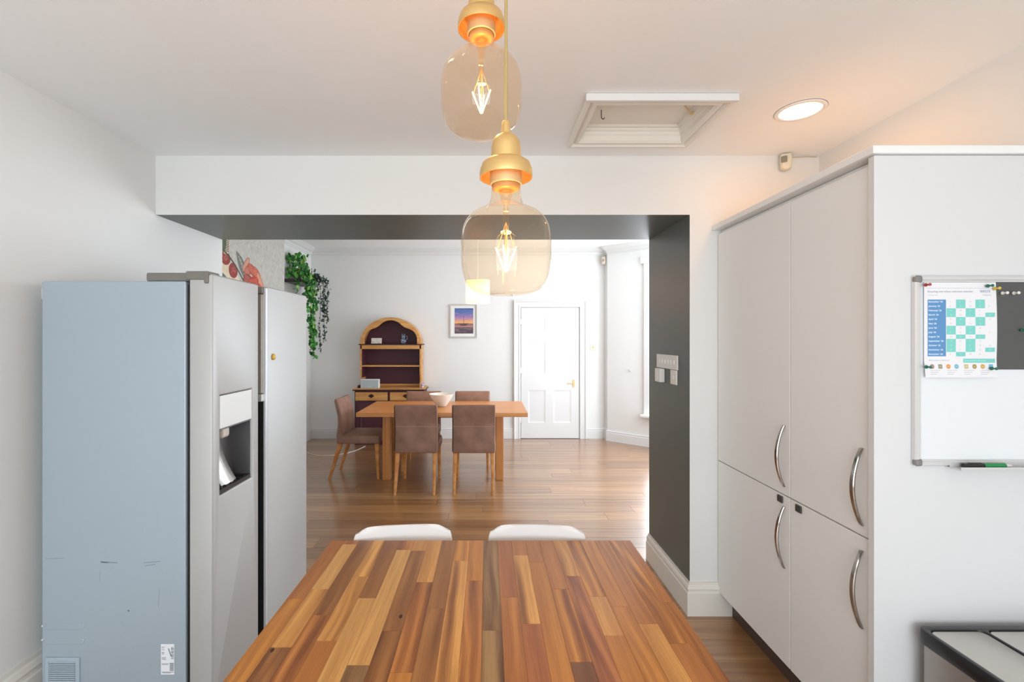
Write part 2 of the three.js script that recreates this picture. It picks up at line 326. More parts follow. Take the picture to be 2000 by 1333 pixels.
// ------------------------------------------------------------------ trim: skirtings, cornice, door
const skirt = h => [[0, 0], [0.022, 0], [0.022, h * 0.70], [0.017, h * 0.73], [0.017, h * 0.78], [0.020, h * 0.82], [0.014, h * 0.90], [0.008, h * 0.93], [0.008, h], [0, h]];
struct('baseboard_pier', sweep([[OX, B1], [OX, B0], [1.345, B0]].reverse(), skirt(0.178).map(([o, u]) => [-o, u]).map(([o, u]) => [-o, u]), false, onFloor), M.trimCream, 'cream moulded skirting wrapped round the charcoal pier', 'skirting');
struct('baseboard_left', sweep([[-WX, -2.3], [-WX, 1.9]].reverse(), skirt(0.25), false, onFloor), M.trimCream, 'tall moulded skirting on the kitchen wall beside the refrigerator', 'skirting');
struct('baseboard_far', sweep([[-2.69, FD], [0.40, FD]].reverse(), skirt(0.17), false, onFloor), M.trim, 'white skirting along the far wall', 'skirting');
struct('baseboard_far_right', sweep([[1.49, FD], [1.79, FD], [1.79, 6.80], [2.95, 5.82]].reverse(), skirt(0.17), false, onFloor), M.trim, 'white skirting right of the panelled door', 'skirting');
struct('baseboard_alcove', sweep([[-2.69, 5.05], [-2.69, FD]].reverse(), skirt(0.17), false, onFloor), M.trim, 'white skirting in the alcove under the plant shelf', 'skirting');
{
  const prof = [[0, 0], [0.10, 0], [0.10, -0.012], [0.085, -0.02], [0.06, -0.045], [0.03, -0.06], [0.022, -0.085], [0.012, -0.09], [0.012, -0.105], [0, -0.105]];
  const up = (p, q, u) => new THREE.Vector3(p, FH + u, -q);
  struct('trim_1', sweep([[-2.252, 3.5], [-2.252, 5.05], [-2.69, 5.05], [-2.69, FD], [1.79, FD], [1.79, 6.80], [2.95, 5.82], [2.95, 4.2]].reverse(), prof, false, up), M.trim, 'white plaster cornice round the dining room', 'cornice');
}
{ // panelled door
  const d = new THREE.Group(); d.name = 'door_1'; d.userData = { kind: 'structure', label: 'white six panel door with brass lever in the far wall', category: 'door' }; d.position.set(0.953, 0, -FD); scene.add(d);
  const y = py => EYE - (py - 662) / 128, x = px => (px - 952) / 128 - 0.953;
  const F = 0.021;                                           // leaf face stands this far in front of the wall plane
  const L = x(1018), R = x(1130), T = y(602), c0 = x(1031), c1 = x(1065), c2 = x(1080), c3 = x(1115);
  const rows = [[y(651), y(618)], [y(732), y(666)], [y(826), y(762)]];
  const b = (x0, x1, y0, y1, z0, z1, r = 0) => lbox(x1 - x0, y1 - y0, z1 - z0, (x0 + x1) / 2, (y0 + y1) / 2, (z0 + z1) / 2, r);
  const fr = [b(L, c0, 0.006, T, 0, F), b(c1, c2, 0.006, T, 0, F), b(c3, R, 0.006, T, 0, F)];
  const ys = [0.006, ...rows.slice().reverse().flat(), T];
  for (let i = 0; i < ys.length; i += 2) for (const [p, q] of [[c0, c1], [c2, c3]]) fr.push(b(p, q, ys[i], ys[i + 1], 0, F));
  part(d, 'leaf', merge(fr), M.trim);
  for (const [p, q] of [[c0, c1], [c2, c3]]) for (const [y0, y1] of rows) {
    const map = (u, v, w) => new THREE.Vector3(u, v, w);
    const g = sweep([[p, y0], [q, y0], [q, y1], [p, y1]], [[0, F], [0.010, F - 0.003], [0.024, F - 0.006], [0.034, F - 0.006], [0.034, 0], [0, 0]], true, map);
    part(d, 'panel', merge([b(p, q, y0, y1, 0.002, F - 0.007), g]), M.trim);
  }
  const arc = sweep([[L - 0.012, 0], [L - 0.012, T + 0.012], [R + 0.012, T + 0.012], [R + 0.012, 0]], [[0, 0], [0, 0.036], [0.02, 0.040], [0.035, 0.034], [0.07, 0.036], [0.085, 0.05], [0.10, 0.05], [0.105, 0.04], [0.105, 0]], false, (u, v, w) => new THREE.Vector3(u, v, w));
  part(d, 'architrave', arc, M.trim);
  const hd = part(d, 'handle', merge([b(R - 0.095, R - 0.060, 0.78, 0.90, F, F + 0.008, 0.003), bar([R - 0.078, 0.845, F], [R - 0.078, 0.845, F + 0.05], 0.009), bar([R - 0.078, 0.845, F + 0.048], [R - 0.185, 0.845, F + 0.05], 0.008)]), M.brassPale, 'brass lever handle');
  for (const py of [629, 724, 820]) part(d, 'hinge', b(L - 0.018, L + 0.006, y(py) - 0.045, y(py) + 0.045, F, F + 0.012, 0.003), M.chromeDark, 'steel hinge');
  part(d, 'threshold_gap', b(L, R, 0.0005, 0.006, 0, F - 0.006), M.black);
}

// ------------------------------------------------------------------ refrigerator
console.log('fridge');
{
  const t = thing('refrigerator', 'tall grey side by side refrigerator with steel doors and ice dispenser', 'refrigerator', [-1.42, 0, 2.265]);
  const D0 = 1.80, D1 = 2.735;
  const scr = canvasTex(1024, 2048, (g, w, h) => {           // painted side: 0.6 x 1.8 m, a few scuffs
    g.fillStyle = '#ffffff'; g.fillRect(0, 0, w, h);
    const X = m => m / 0.6 * w, Y = m => (1 - m / 1.8) * h;
    g.lineCap = 'round';
    const line = (x0, y0, x1, y1, c, lw) => { g.strokeStyle = c; g.lineWidth = lw; g.beginPath(); g.moveTo(X(x0), Y(y0)); g.lineTo(X(x1), Y(y1)); g.stroke(); };
    line(0.235, 0.638, 0.30, 0.634, 'rgba(70,74,80,.35)', 4); line(0.236, 0.637, 0.262, 0.635, 'rgba(70,74,80,.4)', 6);
    line(0.405, 0.634, 0.47, 0.64, 'rgba(110,114,120,.4)', 3); line(0.41, 0.622, 0.45, 0.628, 'rgba(110,114,120,.4)', 3);
    line(0.232, 0.60, 0.23, 0.56, 'rgba(110,114,120,.3)', 3); line(0.466, 0.53, 0.462, 0.46, 'rgba(70,74,84,.22)', 4);
    line(0.343, 0.445, 0.345, 0.444, 'rgba(50,50,54,.7)', 6); line(0.02, 0.65, 0.09, 0.652, 'rgba(150,154,160,.4)', 3);
    for (let i = 0; i < 26; i++) { const x = rr(0.05, 0.55), y = rr(0.15, 0.75), a = rr(-0.02, 0.02); line(x, y, x + a, y + rr(-0.03, 0.03), 'rgba(110,112,120,.10)', 2); }
  });
  const sideMat = S(0xa9b8c3, 0.38, { metalness: 0.2, map: scr });
  const body = wbox(-1.762, -1.192, 0.03, 1.748, D0, D1, 0.006);
  { const p = body.attributes.position, uv = body.attributes.uv; for (let i = 0; i < p.count; i++) uv.setXY(i, (p.getX(i) + 1.762) / 0.6, p.getY(i) / 1.8); }
  wpart(t, 'body', body, sideMat, 'blue grey painted side with scuffs');
  wpart(t, 'door_gasket', wbox(-1.194, -1.176, 0.06, 1.735, D0 + 0.012, D1 - 0.012), M.black, 'black door seal');
  // doors: extruded outline in (D, y), front face at x = -1.085
  function door(name, a, b, hole) {
    const s = new THREE.Shape(); const r = 0.012, y0 = 0.06, y1 = 1.777;
    s.moveTo(a + r, y0); s.lineTo(b - r, y0); s.quadraticCurveTo(b, y0, b, y0 + r); s.lineTo(b, y1 - r); s.quadraticCurveTo(b, y1, b - r, y1); s.lineTo(a + r, y1); s.quadraticCurveTo(a, y1, a, y1 - r); s.lineTo(a, y0 + r); s.quadraticCurveTo(a, y0, a + r, y0);
    if (hole) { const q = new THREE.Path(); q.moveTo(hole[0], hole[2]); q.lineTo(hole[0], hole[3]); q.lineTo(hole[1], hole[3]); q.lineTo(hole[1], hole[2]); q.lineTo(hole[0], hole[2]); s.holes.push(q); }
    const bv = 0.007;
    const g = new THREE.ExtrudeGeometry(s, { depth: 0.092 - 2 * bv, bevelEnabled: true, bevelThickness: bv, bevelSize: bv, bevelOffset: -bv, bevelSegments: 3, curveSegments: 6 });
    g.rotateY(Math.PI / 2); g.translate(-1.177 + bv, 0, 0);   // shape x becomes -z = D
    return wpart(t, name, toCreasedNormals(g, 0.6), M.steel);
  }
  const H = [1.85, 2.10, 0.882, 1.29];
  const d1 = door('door', D0 - 0.002, 2.16, H);
  door('door', 2.247, D1 + 0.001, null);
  wpart(t, 'edge_trim', wbox(-1.104, -1.0845, 0.07, 1.77, 2.236, 2.25, 0.005), M.steelEdge, 'pale vertical trim on the door edge');
  wpart(t, 'handle_channel', wbox(-1.172, -1.098, 0.06, 1.212, 2.232, 2.2465), M.black, 'black gap between the doors');
  wpart(t, 'handle', wbox(-1.165, -1.10, 1.25, 1.74, 2.222, 2.2465, 0.006), S(0xa9a39b, 0.35, { metalness: 0.5 }), 'grey vertical grip');
  wpart(t, 'handle_bracket', wbox(-1.165, -1.097, 1.74, 1.772, 2.216, 2.2465, 0.005), M.greyPlastic);
  wpart(t, 'handle_bracket', wbox(-1.165, -1.097, 1.212, 1.25, 2.216, 2.2465, 0.005), S(0xc9c9c6, 0.3, { metalness: 0.5 }));
  wpart(t, 'handle_back', wbox(-1.172, -1.160, 1.215, 1.77, 2.155, 2.235), S(0x8e8880, 0.5));
  // dispenser
  const in0 = H[0] + 0.002, in1 = H[1] - 0.002;
  wpart(t, 'dispenser_panel', wbox(-1.12, -1.084, 1.152, 1.287, in0, in1, 0.004), PH(0xf0f6f5, 0.3), 'pale glossy control panel');
  wpart(t, 'dispenser_recess', merge([wbox(-1.176, -1.170, 0.882, 1.16, in0, in1), wbox(-1.176, -1.092, 0.884, 1.152, in1 - 0.004, in1), wbox(-1.176, -1.092, 0.884, 1.152, in0, in0 + 0.004), wbox(-1.176, -1.09, 1.146, 1.152, in0, in1)]), S(0x6d6e70, 0.3, { metalness: 0.4 }), 'dark grey recess');
  wpart(t, 'drip_tray', merge([wbox(-1.172, -1.09, 0.884, 0.90, in0 + 0.004, in1 - 0.004), ...Array.from({ length: 6 }, (_, i) => wbox(-1.165, -1.10, 0.90, 0.903, in0 + 0.03 + i * 0.035, in0 + 0.042 + i * 0.035))]), M.blackGloss);
  wpart(t, 'spout', wbox(-1.16, -1.105, 1.10, 1.148, 1.90, 1.96, 0.014), S(0xd6d0c6, 0.35));
  { // paddle: a curved tongue leaning out of the recess
    const g = shell((u, v) => [-1.168 + 0.055 * v * v + 0.018 * Math.cos((u - 0.5) * 2.2) - 0.012, 1.10 - 0.20 * v, -(1.88 + 0.11 * u + 0.03 * v)], 12, 14, 0.006);
    wpart(t, 'paddle', g, S(0xb9b6b0, 0.25, { metalness: 0.7 }), 'shiny curved paddle');
  }
  // hinge covers on the top
  wpart(t, 'hinge_cover', wbox(-1.352, -1.18, 1.748, 1.782, D0 + 0.003, D0 + 0.11, 0.007), M.greyPlastic);
  wpart(t, 'hinge_cap', merge([wbox(-1.19, -1.10, 1.752, 1.787, D0 - 0.006, D0 + 0.075, 0.006), wbox(-1.118, -1.098, 1.738, 1.787, D0 - 0.007, D0 + 0.06, 0.006)]), M.greyPlastic);
  wpart(t, 'hinge_cover', wbox(-1.352, -1.10, 1.748, 1.782, D1 - 0.11, D1 - 0.003, 0.007), M.greyPlastic);
  // embossed ribs, grille, rating label on the near side
  for (const yy of [0.382, 0.324]) wpart(t, 'embossed_rib', (() => { const s = new THREE.Shape(); const x0 = -1.75, x1 = -1.592, r = 0.012; s.absarc(x0 + r, 0, r, Math.PI / 2, Math.PI * 1.5); s.absarc(x1 - r, 0, r, -Math.PI / 2, Math.PI / 2); const g = new THREE.ExtrudeGeometry(s, { depth: 0.001, bevelEnabled: true, bevelSize: 0.003, bevelThickness: 0.0025, bevelOffset: -0.003, bevelSegments: 3 }); g.translate(0, yy, -D0 - 0.001); return g; })(), M.fridgeSide);
  const gx0 = -1.742, gx1 = -1.607, gy0 = 0.10, gy1 = 0.262;
  const gr = wpart(t, 'vent_grille', sweep([[gx0, gy0], [gx1, gy0], [gx1, gy1], [gx0, gy1]], [[0, 0], [0, 0.006], [0.003, 0.008], [0.014, 0.008], [0.016, 0.004], [0.016, 0]], true, (p, q, u) => new THREE.Vector3(p, q, -D0 + u)), S(0xa9bac6, 0.45), 'pale blue louvred grille');
  const base = gr.geometry.boundingBox;
  wpart(t, 'grille_backing', wbox(gx0 + 0.014, gx1 - 0.014, gy0 + 0.014, gy1 - 0.014, D0 - 0.0015, D0 + 0.001), M.darkGrey);
  for (let i = 0; i < 16; i++) { const yy = gy0 + 0.02 + i * 0.0082; const g = lbox(gx1 - gx0 - 0.034, 0.0055, 0.003, (gx0 + gx1) / 2, yy, 0); const q = g.clone(); q.translate(0, 0, -D0 + 0.0045); q.translate(-t.position.x, -t.position.y, -t.position.z); part(gr, 'slat', q, S(0xa9bac6, 0.45)); }
  const lab = canvasTex(128, 320, (g, w, h) => {
    g.fillStyle = '#e9edf2'; g.fillRect(0, 0, w, h); g.fillStyle = '#555b66';
    for (const [x, y, a, b] of [[8, 30, 26, 4], [8, 42, 22, 4], [8, 58, 26, 4], [8, 86, 22, 4], [8, 94, 26, 4], [8, 104, 20, 4], [8, 140, 42, 4], [8, 150, 36, 4], [8, 160, 44, 4], [8, 204, 70, 4], [8, 214, 60, 4], [8, 292, 112, 5], [14, 300, 80, 4]]) g.fillRect(x, y, a, b);
    for (let i = 0; i < 14; i++) g.fillRect(96, 32 + i * 9, 26, 3 + (i * 7) % 4);
    for (let i = 0; i < 24; i++) g.fillRect(84, 196 + i * 3.6, 38, 1 + (i * 5) % 3);
    g.strokeStyle = '#6c7480'; g.lineWidth = 9; g.beginPath(); g.moveTo(72, 48); g.lineTo(98, 130); g.stroke();
  });
  const lg = new THREE.PlaneGeometry(0.053, 0.121); lg.translate(-1.2625, 0.2535, -D0 + 0.0012); wpart(t, 'rating_label', lg, S(0xffffff, 0.5, { map: lab }), 'white printed rating label');
  for (const y of [0.385, 0.33]) { const g = new THREE.SphereGeometry(0.004, 8, 6); g.translate(-1.757, y, -D0 + 0.001); wpart(t, 'side_screw', g, M.steelEdge); }
  for (const x of [-1.7, -1.25]) for (const D of [D0 + 0.06, D1 - 0.06]) wpart(t, 'foot', cyl(0.02, 0.02, 0.03, x, 0.015, -D), M.black);
  wpart(t, 'kick_grille', wbox(-1.2, -1.15, 0.012, 0.056, D0 + 0.02, D1 - 0.02, 0.005), M.darkGrey);
}
{ // magnet on the right-hand door
  const g = new THREE.SphereGeometry(0.016, 20, 14); g.scale(0.45, 1, 1); g.translate(-1.0805, 1.428, -2.305);
  single('fridge_magnet', g, S(0xd9ab34, 0.35), 'round yellow magnet on the steel refrigerator door', 'magnet');
}

// ------------------------------------------------------------------ tall cupboards on the right
console.log('cupboards');
{
  const X = 1.27, T = 0.019, yB = 0.13, yM = 0.85, yT = 2.096;
  function bow(D, y0, y1) {                                   // bowed chrome handle standing off the door towards -x
    const n = 24, pts = [], w = 0.013, th = 0.0045; const pos = [], idx = [];
    for (let i = 0; i <= n; i++) { const k = i / n, y = lerp(y0, y1, k), out = 0.004 + 0.032 * Math.sin(Math.PI * k) ** 0.85, wd = w * (0.75 + 0.35 * Math.sin(Math.PI * k)); pts.push([X - out, y, wd]); }
    pts.forEach(([x, y, wd]) => { for (const [a, b] of [[-th, -wd / 2], [-th * 0.3, -wd / 2 - 0.001], [th, -wd / 2 + 0.001], [th, wd / 2 - 0.001], [-th * 0.3, wd / 2 + 0.001], [-th, wd / 2]]) pos.push(x + a, y, -D + b); });
    const m = 6; for (let i = 0; i < n; i++) for (let j = 0; j < m; j++) { const a = i * m + j, b = i * m + (j + 1) % m; idx.push(a, b, b + m, a, b + m, a + m); }
    for (const r of [0, n]) for (let j = 1; j < m - 1; j++) idx.push(r * m, r * m + j, r * m + j + 1);
    const g = new THREE.BufferGeometry(); g.setAttribute('position', new THREE.Float32BufferAttribute(pos, 3)); g.setIndex(idx);
    const c = toCreasedNormals(g, 0.5); c.setAttribute('uv', new THREE.Float32BufferAttribute(new Float32Array(c.attributes.position.count * 2), 2)); return c;
  }
  function unit(D0, D1, hD, lockD, label) {
    const t = thing('tall_cupboard', label, 'cupboard', [1.55, 0, (D0 + D1) / 2], 0, 'tall cupboards right of the opening');
    wpart(t, 'body', wbox(X + T + 0.002, WX - 0.005, yB, 2.114, D0, D1), M.cabinet);
    for (const [a, b, h0, h1] of [[yM + 0.0025, yT, 0.888, 1.150], [yB, yM - 0.0025, 0.540, 0.803]]) {
      const d = wpart(t, 'door', wbox(X, X + T, a, b, D0 + 0.0012, D1 - 0.0012, 0.002), M.cabinet);
      const hg = bow(hD, h0, h1); hg.translate(-t.position.x, -t.position.y, -t.position.z); part(d, 'handle', hg, M.chromeDark, 'bowed chrome handle');
      if (a < 0.5) { const l = wbox(X - 0.008, X, 0.812, 0.842, lockD - 0.017, lockD + 0.017, 0.0039, 3); l.translate(-t.position.x, -t.position.y, -t.position.z); part(d, 'child_lock', l, S(0x3f3e3c, 0.4), 'small dark grey child lock'); }
    }
  }
  unit(1.913, B0 - 0.004, 1.945, 1.972, 'pale grey tall cupboard next to the charcoal pier');
  unit(1.500, 1.911, 1.541, 1.855, 'pale grey tall cupboard next to the white end panel');
  single('cupboard_top_board', wbox(1.238, WX - 0.002, 2.116, 2.142, 1.462, B0 - 0.003, 0.002), M.cabinet, 'thin pale board lying along the top of the tall cupboards', 'top board');
  single('cupboard_end_panel', wbox(1.252, WX - 0.002, 0, 2.1145, 1.475, 1.4985, 0.0015), M.cabinetEnd, 'white end panel of the tall cupboards carrying the whiteboard', 'panel');
  single('cupboard_plinth', wbox(1.338, 1.356, 0.001, yB - 0.003, 1.500, B0 - 0.026), M.plinth, 'dark brown plinth under the tall cupboards', 'plinth');
}

// ------------------------------------------------------------------ whiteboard and what is pinned to it
{
  const F = 1.475, t = thing('whiteboard', 'aluminium framed whiteboard with grey felt strip on the white end panel', 'whiteboard', [1.596, 1.112, F]);
  const x0 = 1.3705, x1 = 1.822, y0 = 1.112, y1 = 1.722;
  wpart(t, 'board', wbox(x0 + 0.01, x1 - 0.01, y0 + 0.01, y1 - 0.01, F - 0.010, F - 0.001), M.board);
  wpart(t, 'felt', wbox(x0 + 0.045, x1 - 0.02, 1.421, y1 - 0.02, F - 0.0125, F - 0.010), M.felt, 'dark grey felt pin strip');
  const prof = [[0, 0.001], [0, 0.014], [0.003, 0.018], [0.012, 0.018], [0.016, 0.014], [0.020, 0.014], [0.020, 0.001]];
  wpart(t, 'frame', sweep([[x0, y0], [x1, y0], [x1, y1], [x0, y1]], prof, true, (p, q, u) => new THREE.Vector3(p, q, -F + u)), M.alu);
  for (const [cx, cy] of [[x0, y0], [x1, y0], [x0, y1], [x1, y1]]) { const sx = cx === x0 ? 1 : -1, sy = cy === y0 ? 1 : -1, g = lbox(0.0235, 0.0245, 0.0205, cx + sx * 0.0105, cy + sy * 0.011, -F + 0.0108, 0.008, 4); wpart(t, 'corner_cap', g, S(0x83807d, 0.5), 'grey plastic corner'); }
  wpart(t, 'pen_tray', merge([wbox(1.478, 1.80, 1.106, 1.110, F - 0.055, F - 0.001, 0.001), wbox(1.478, 1.80, 1.110, 1.118, F - 0.055, F - 0.052, 0.001), wbox(1.478, 1.80, 1.106, 1.125, F - 0.0195, F - 0.018, 0.0005)]), M.alu);
  const pen = thing('marker_pen', 'black whiteboard marker with green band lying in the pen tray', 'marker', [1.61, 1.110, F - 0.036]);
  wpart(pen, 'cap', bar([1.503, 1.1185, -F + 0.036], [1.565, 1.1185, -F + 0.036], 0.0078, 16), S(0x222222, 0.4));
  wpart(pen, 'barrel', bar([1.565, 1.1185, -F + 0.036], [1.632, 1.1185, -F + 0.036], 0.0085, 16), S(0x1f8a4c, 0.4), 'green and white printed barrel');
  wpart(pen, 'clip', wbox(1.520, 1.56, 1.124, 1.128, F - 0.039, F - 0.033, 0.001), S(0x222222, 0.4));
  wpart(pen, 'end_plug', bar([1.632, 1.1185, -F + 0.036], [1.652, 1.1185, -F + 0.036], 0.0075, 16, 0.005), S(0xd8d6d2, 0.4));
  // calendar sheet 0.23 x 0.305 m
  const cal = canvasTex(920, 1220, (g, w, h) => {
    g.fillStyle = '#ecebee'; g.fillRect(0, 0, w, h);
    g.fillStyle = '#b9b7c4'; g.fillRect(30, 74, 860, 4);
    g.fillStyle = '#8f8da6'; g.font = 'bold 30px sans-serif'; g.fillText('Recycling and refuse collection calendar', 44, 130);
    g.fillStyle = '#7d8fae'; g.font = 'bold 42px sans-serif'; g.fillText('WASTE', 714, 132); g.fillStyle = '#8fa9b8'; g.font = '26px sans-serif'; g.fillText('Company', 748, 172);
    g.fillStyle = '#b4b2bc'; g.font = '20px sans-serif'; g.fillText('Collection days', 44, 172);
    const top = 222, rh = 56, L = 46, bw = 236, cw = 122;
    g.fillStyle = '#5f92c4'; g.fillRect(L, top, bw, 13 * rh);
    const months = ["December '23", "January '24", "February '24", "March '24", "April '24", "May '24", "June '24", "July '24", "August '24", "September '24", "October '24", "November '24", "December '24"];
    g.font = 'bold 28px sans-serif'; g.fillStyle = '#e6f0fb'; months.forEach((m, i) => g.fillText(m, L + 12, top + i * rh + 38));
    const on = ['01010', '01010', '10100', '10101', '01010', '01010', '10100', '10100', '01010', '10100', '10100', '10101', '01000'];
    on.forEach((r, i) => [...r].forEach((c, j) => { const x = L + bw + 6 + j * cw, y = top + i * rh; if (c === '1') { g.fillStyle = '#7fd0c6'; g.fillRect(x, y, cw - 2, rh); } if (j < 4 || c === '1' || i % 3 === 1) { g.fillStyle = c === '1' ? '#b6f0e6' : '#b0adb2'; g.font = '24px sans-serif'; g.fillText(String(1 + (i * 5 + j * 7) % 28), x + 44, y + 36); } }));
    g.fillStyle = '#7fd0c6'; g.fillRect(500, 980, 400, 52); g.fillStyle = '#c4f2ea'; g.font = '26px sans-serif'; g.fillText('Green week collections', 520, 1014);
    g.fillStyle = '#a5a2ab'; g.fillText('White week collections', 60, 1010);
    const ic = ['#a98a7c', '#9c967c', '#e39a52', '#7db4cc', '#c9bb86', '#ad9355', '#d0a75e', '#6fb3d2'];
    ic.forEach((c, i) => { g.fillStyle = c; const x = 98 + i * 104 + (i > 3 ? 20 : 0); if (i % 3 === 1) g.fillRect(x - 26, 1052, 52, 56); else { g.beginPath(); g.ellipse(x, 1080, 28, 30, 0, 0, 7); g.fill(); } g.fillStyle = 'rgba(255,255,255,.4)'; g.fillRect(x - 12, 1074, 24, 10); });
    g.fillStyle = '#bab7bf'; for (let i = 0; i < 4; i++) for (let k = 0; k < 3; k++) g.fillRect(70 + i * 215, 1128 + k * 24, 130 - k * 24, 5);
  });
  const sheet = new THREE.PlaneGeometry(0.23, 0.305, 12, 16);
  { const p = sheet.attributes.position; for (let i = 0; i < p.count; i++) { const x = p.getX(i), y = p.getY(i); p.setZ(i, 0.0012 + 0.004 * Math.sin(Math.PI * (0.5 - y / 0.305)) * Math.max(0, x / 0.115) + (y < -0.10 ? (-0.10 - y) * 0.10 : 0)); } sheet.computeVertexNormals(); }
  sheet.translate(1.514, 1.5485, -F + 0.0135);
  single('calendar_sheet', sheet, S(0xffffff, 0.6, { map: cal, side: THREE.DoubleSide }), 'printed blue and teal collection calendar pinned to the whiteboard', 'calendar');
  const pinGeo = (() => { const g = lathe([[0, 0], [0.0012, 0.0], [0.0012, 0.006], [0.0055, 0.0065], [0.0055, 0.009], [0.003, 0.0105], [0.0026, 0.018], [0.0048, 0.0205], [0.0044, 0.0225], [0, 0.0228]], 14); g.rotateX(Math.PI / 2); return g; })();
  const pin = (px, py, c, label, z = 0.0135) => { const m = single('push_pin', pinGeo.clone().translate(1.0 + 0, 0, 0), S(c, 0.35), label, 'push pin', 'push pins on the whiteboard'); m.position.set((px - 952) / (890 / (F - 0.02)), EYE - (py - 662) / (890 / (F - 0.02)), -F + z + 0.0115); m.geometry.center(); return m; };
  pin(1807, 557, 0xb03a3c, 'red push pin in the top left corner of the calendar', 0.0145);
  pin(1928, 559, 0x1d6e5c, 'green push pin in the top right corner of the calendar', 0.0145);
  pin(1807, 717, 0x1d6e5c, 'green push pin at the lower left of the calendar', 0.0165);
  pin(1934, 720, 0x1d6e5c, 'green push pin at the lower right of the calendar', 0.0165);
  pin(1943, 564, 0xd6b84a, 'yellow push pin on the grey felt', 0.0125);
  pin(1958, 573, 0xe8e4dc, 'white push pin on the felt closest to the yellow pin', 0.0125);
  pin(1980, 573, 0xe8e4dc, 'white push pin on the felt farther from the yellow pin', 0.0125);
  pin(1996, 645, 0x1d6e5c, 'lone green push pin in the middle of the felt', 0.0125);
}

// ------------------------------------------------------------------ waste bin
{
  const x0 = 1.358, x1 = 1.80, D0 = 0.98, D1 = 1.445, H = 0.61, t = thing('waste_bin', 'brushed steel recycling bin with black rim beside the white end panel', 'bin', [(x0 + x1) / 2, 0, (D0 + D1) / 2]);
  const rs = (a, b, c, d, r) => { const s = new THREE.Shape(); s.moveTo(a + r, c); s.lineTo(b - r, c); s.quadraticCurveTo(b, c, b, c + r); s.lineTo(b, d - r); s.quadraticCurveTo(b, d, b - r, d); s.lineTo(a + r, d); s.quadraticCurveTo(a, d, a, d - r); s.lineTo(a, c + r); s.quadraticCurveTo(a, c, a + r, c); return s; };
  const slab = (s, y, h, bv) => { const g = new THREE.ExtrudeGeometry(s, { depth: h - 2 * bv, bevelEnabled: bv > 0, bevelSize: bv, bevelThickness: bv, bevelOffset: -bv, bevelSegments: 2, curveSegments: 8 }); g.rotateX(-Math.PI / 2); g.translate(0, y + bv, 0); return toCreasedNormals(g, 0.6); };
  wpart(t, 'body', slab(rs(x0 + 0.006, x1 - 0.006, D0 + 0.006, D1 - 0.006, 0.03), 0.015, H - 0.055, 0), S(0xa8a29c, 0.36, { metalness: 0.75 }));
  wpart(t, 'base', slab(rs(x0 + 0.002, x1 - 0.002, D0 + 0.002, D1 - 0.002, 0.03), 0, 0.03, 0.003), M.black);
  const rim = rs(x0, x1, D0, D1, 0.03); const hole = (a, b, c, d) => { const q = rs(a, b, c, d, 0.022); rim.holes.push(new THREE.Path(q.getPoints(8))); };
  const xm = x0 + 0.192;
  hole(x0 + 0.016, xm - 0.005, D0 + 0.03, D1 - 0.022); hole(xm + 0.005, x1 - 0.016, D0 + 0.03, D1 - 0.022);
  wpart(t, 'rim', slab(rim, H - 0.045, 0.045, 0.003), M.blackGloss, 'black plastic rim');
  wpart(t, 'lid', slab(rs(x0 + 0.018, xm - 0.007, D0 + 0.032, D1 - 0.024, 0.021), H - 0.02, 0.017, 0.003), S(0xcfccc6, 0.35, { metalness: 0.45 }), 'steel lid');
  wpart(t, 'lid', slab(rs(xm + 0.007, x1 - 0.018, D0 + 0.032, D1 - 0.024, 0.021), H - 0.02, 0.017, 0.003), S(0xcfccc6, 0.35, { metalness: 0.45 }), 'steel lid');
  wpart(t, 'side_handle', wbox(x0 - 0.001, x0 + 0.01, 0.43, 0.51, 1.13, 1.33, 0.004), M.black, 'black handle recess');
}

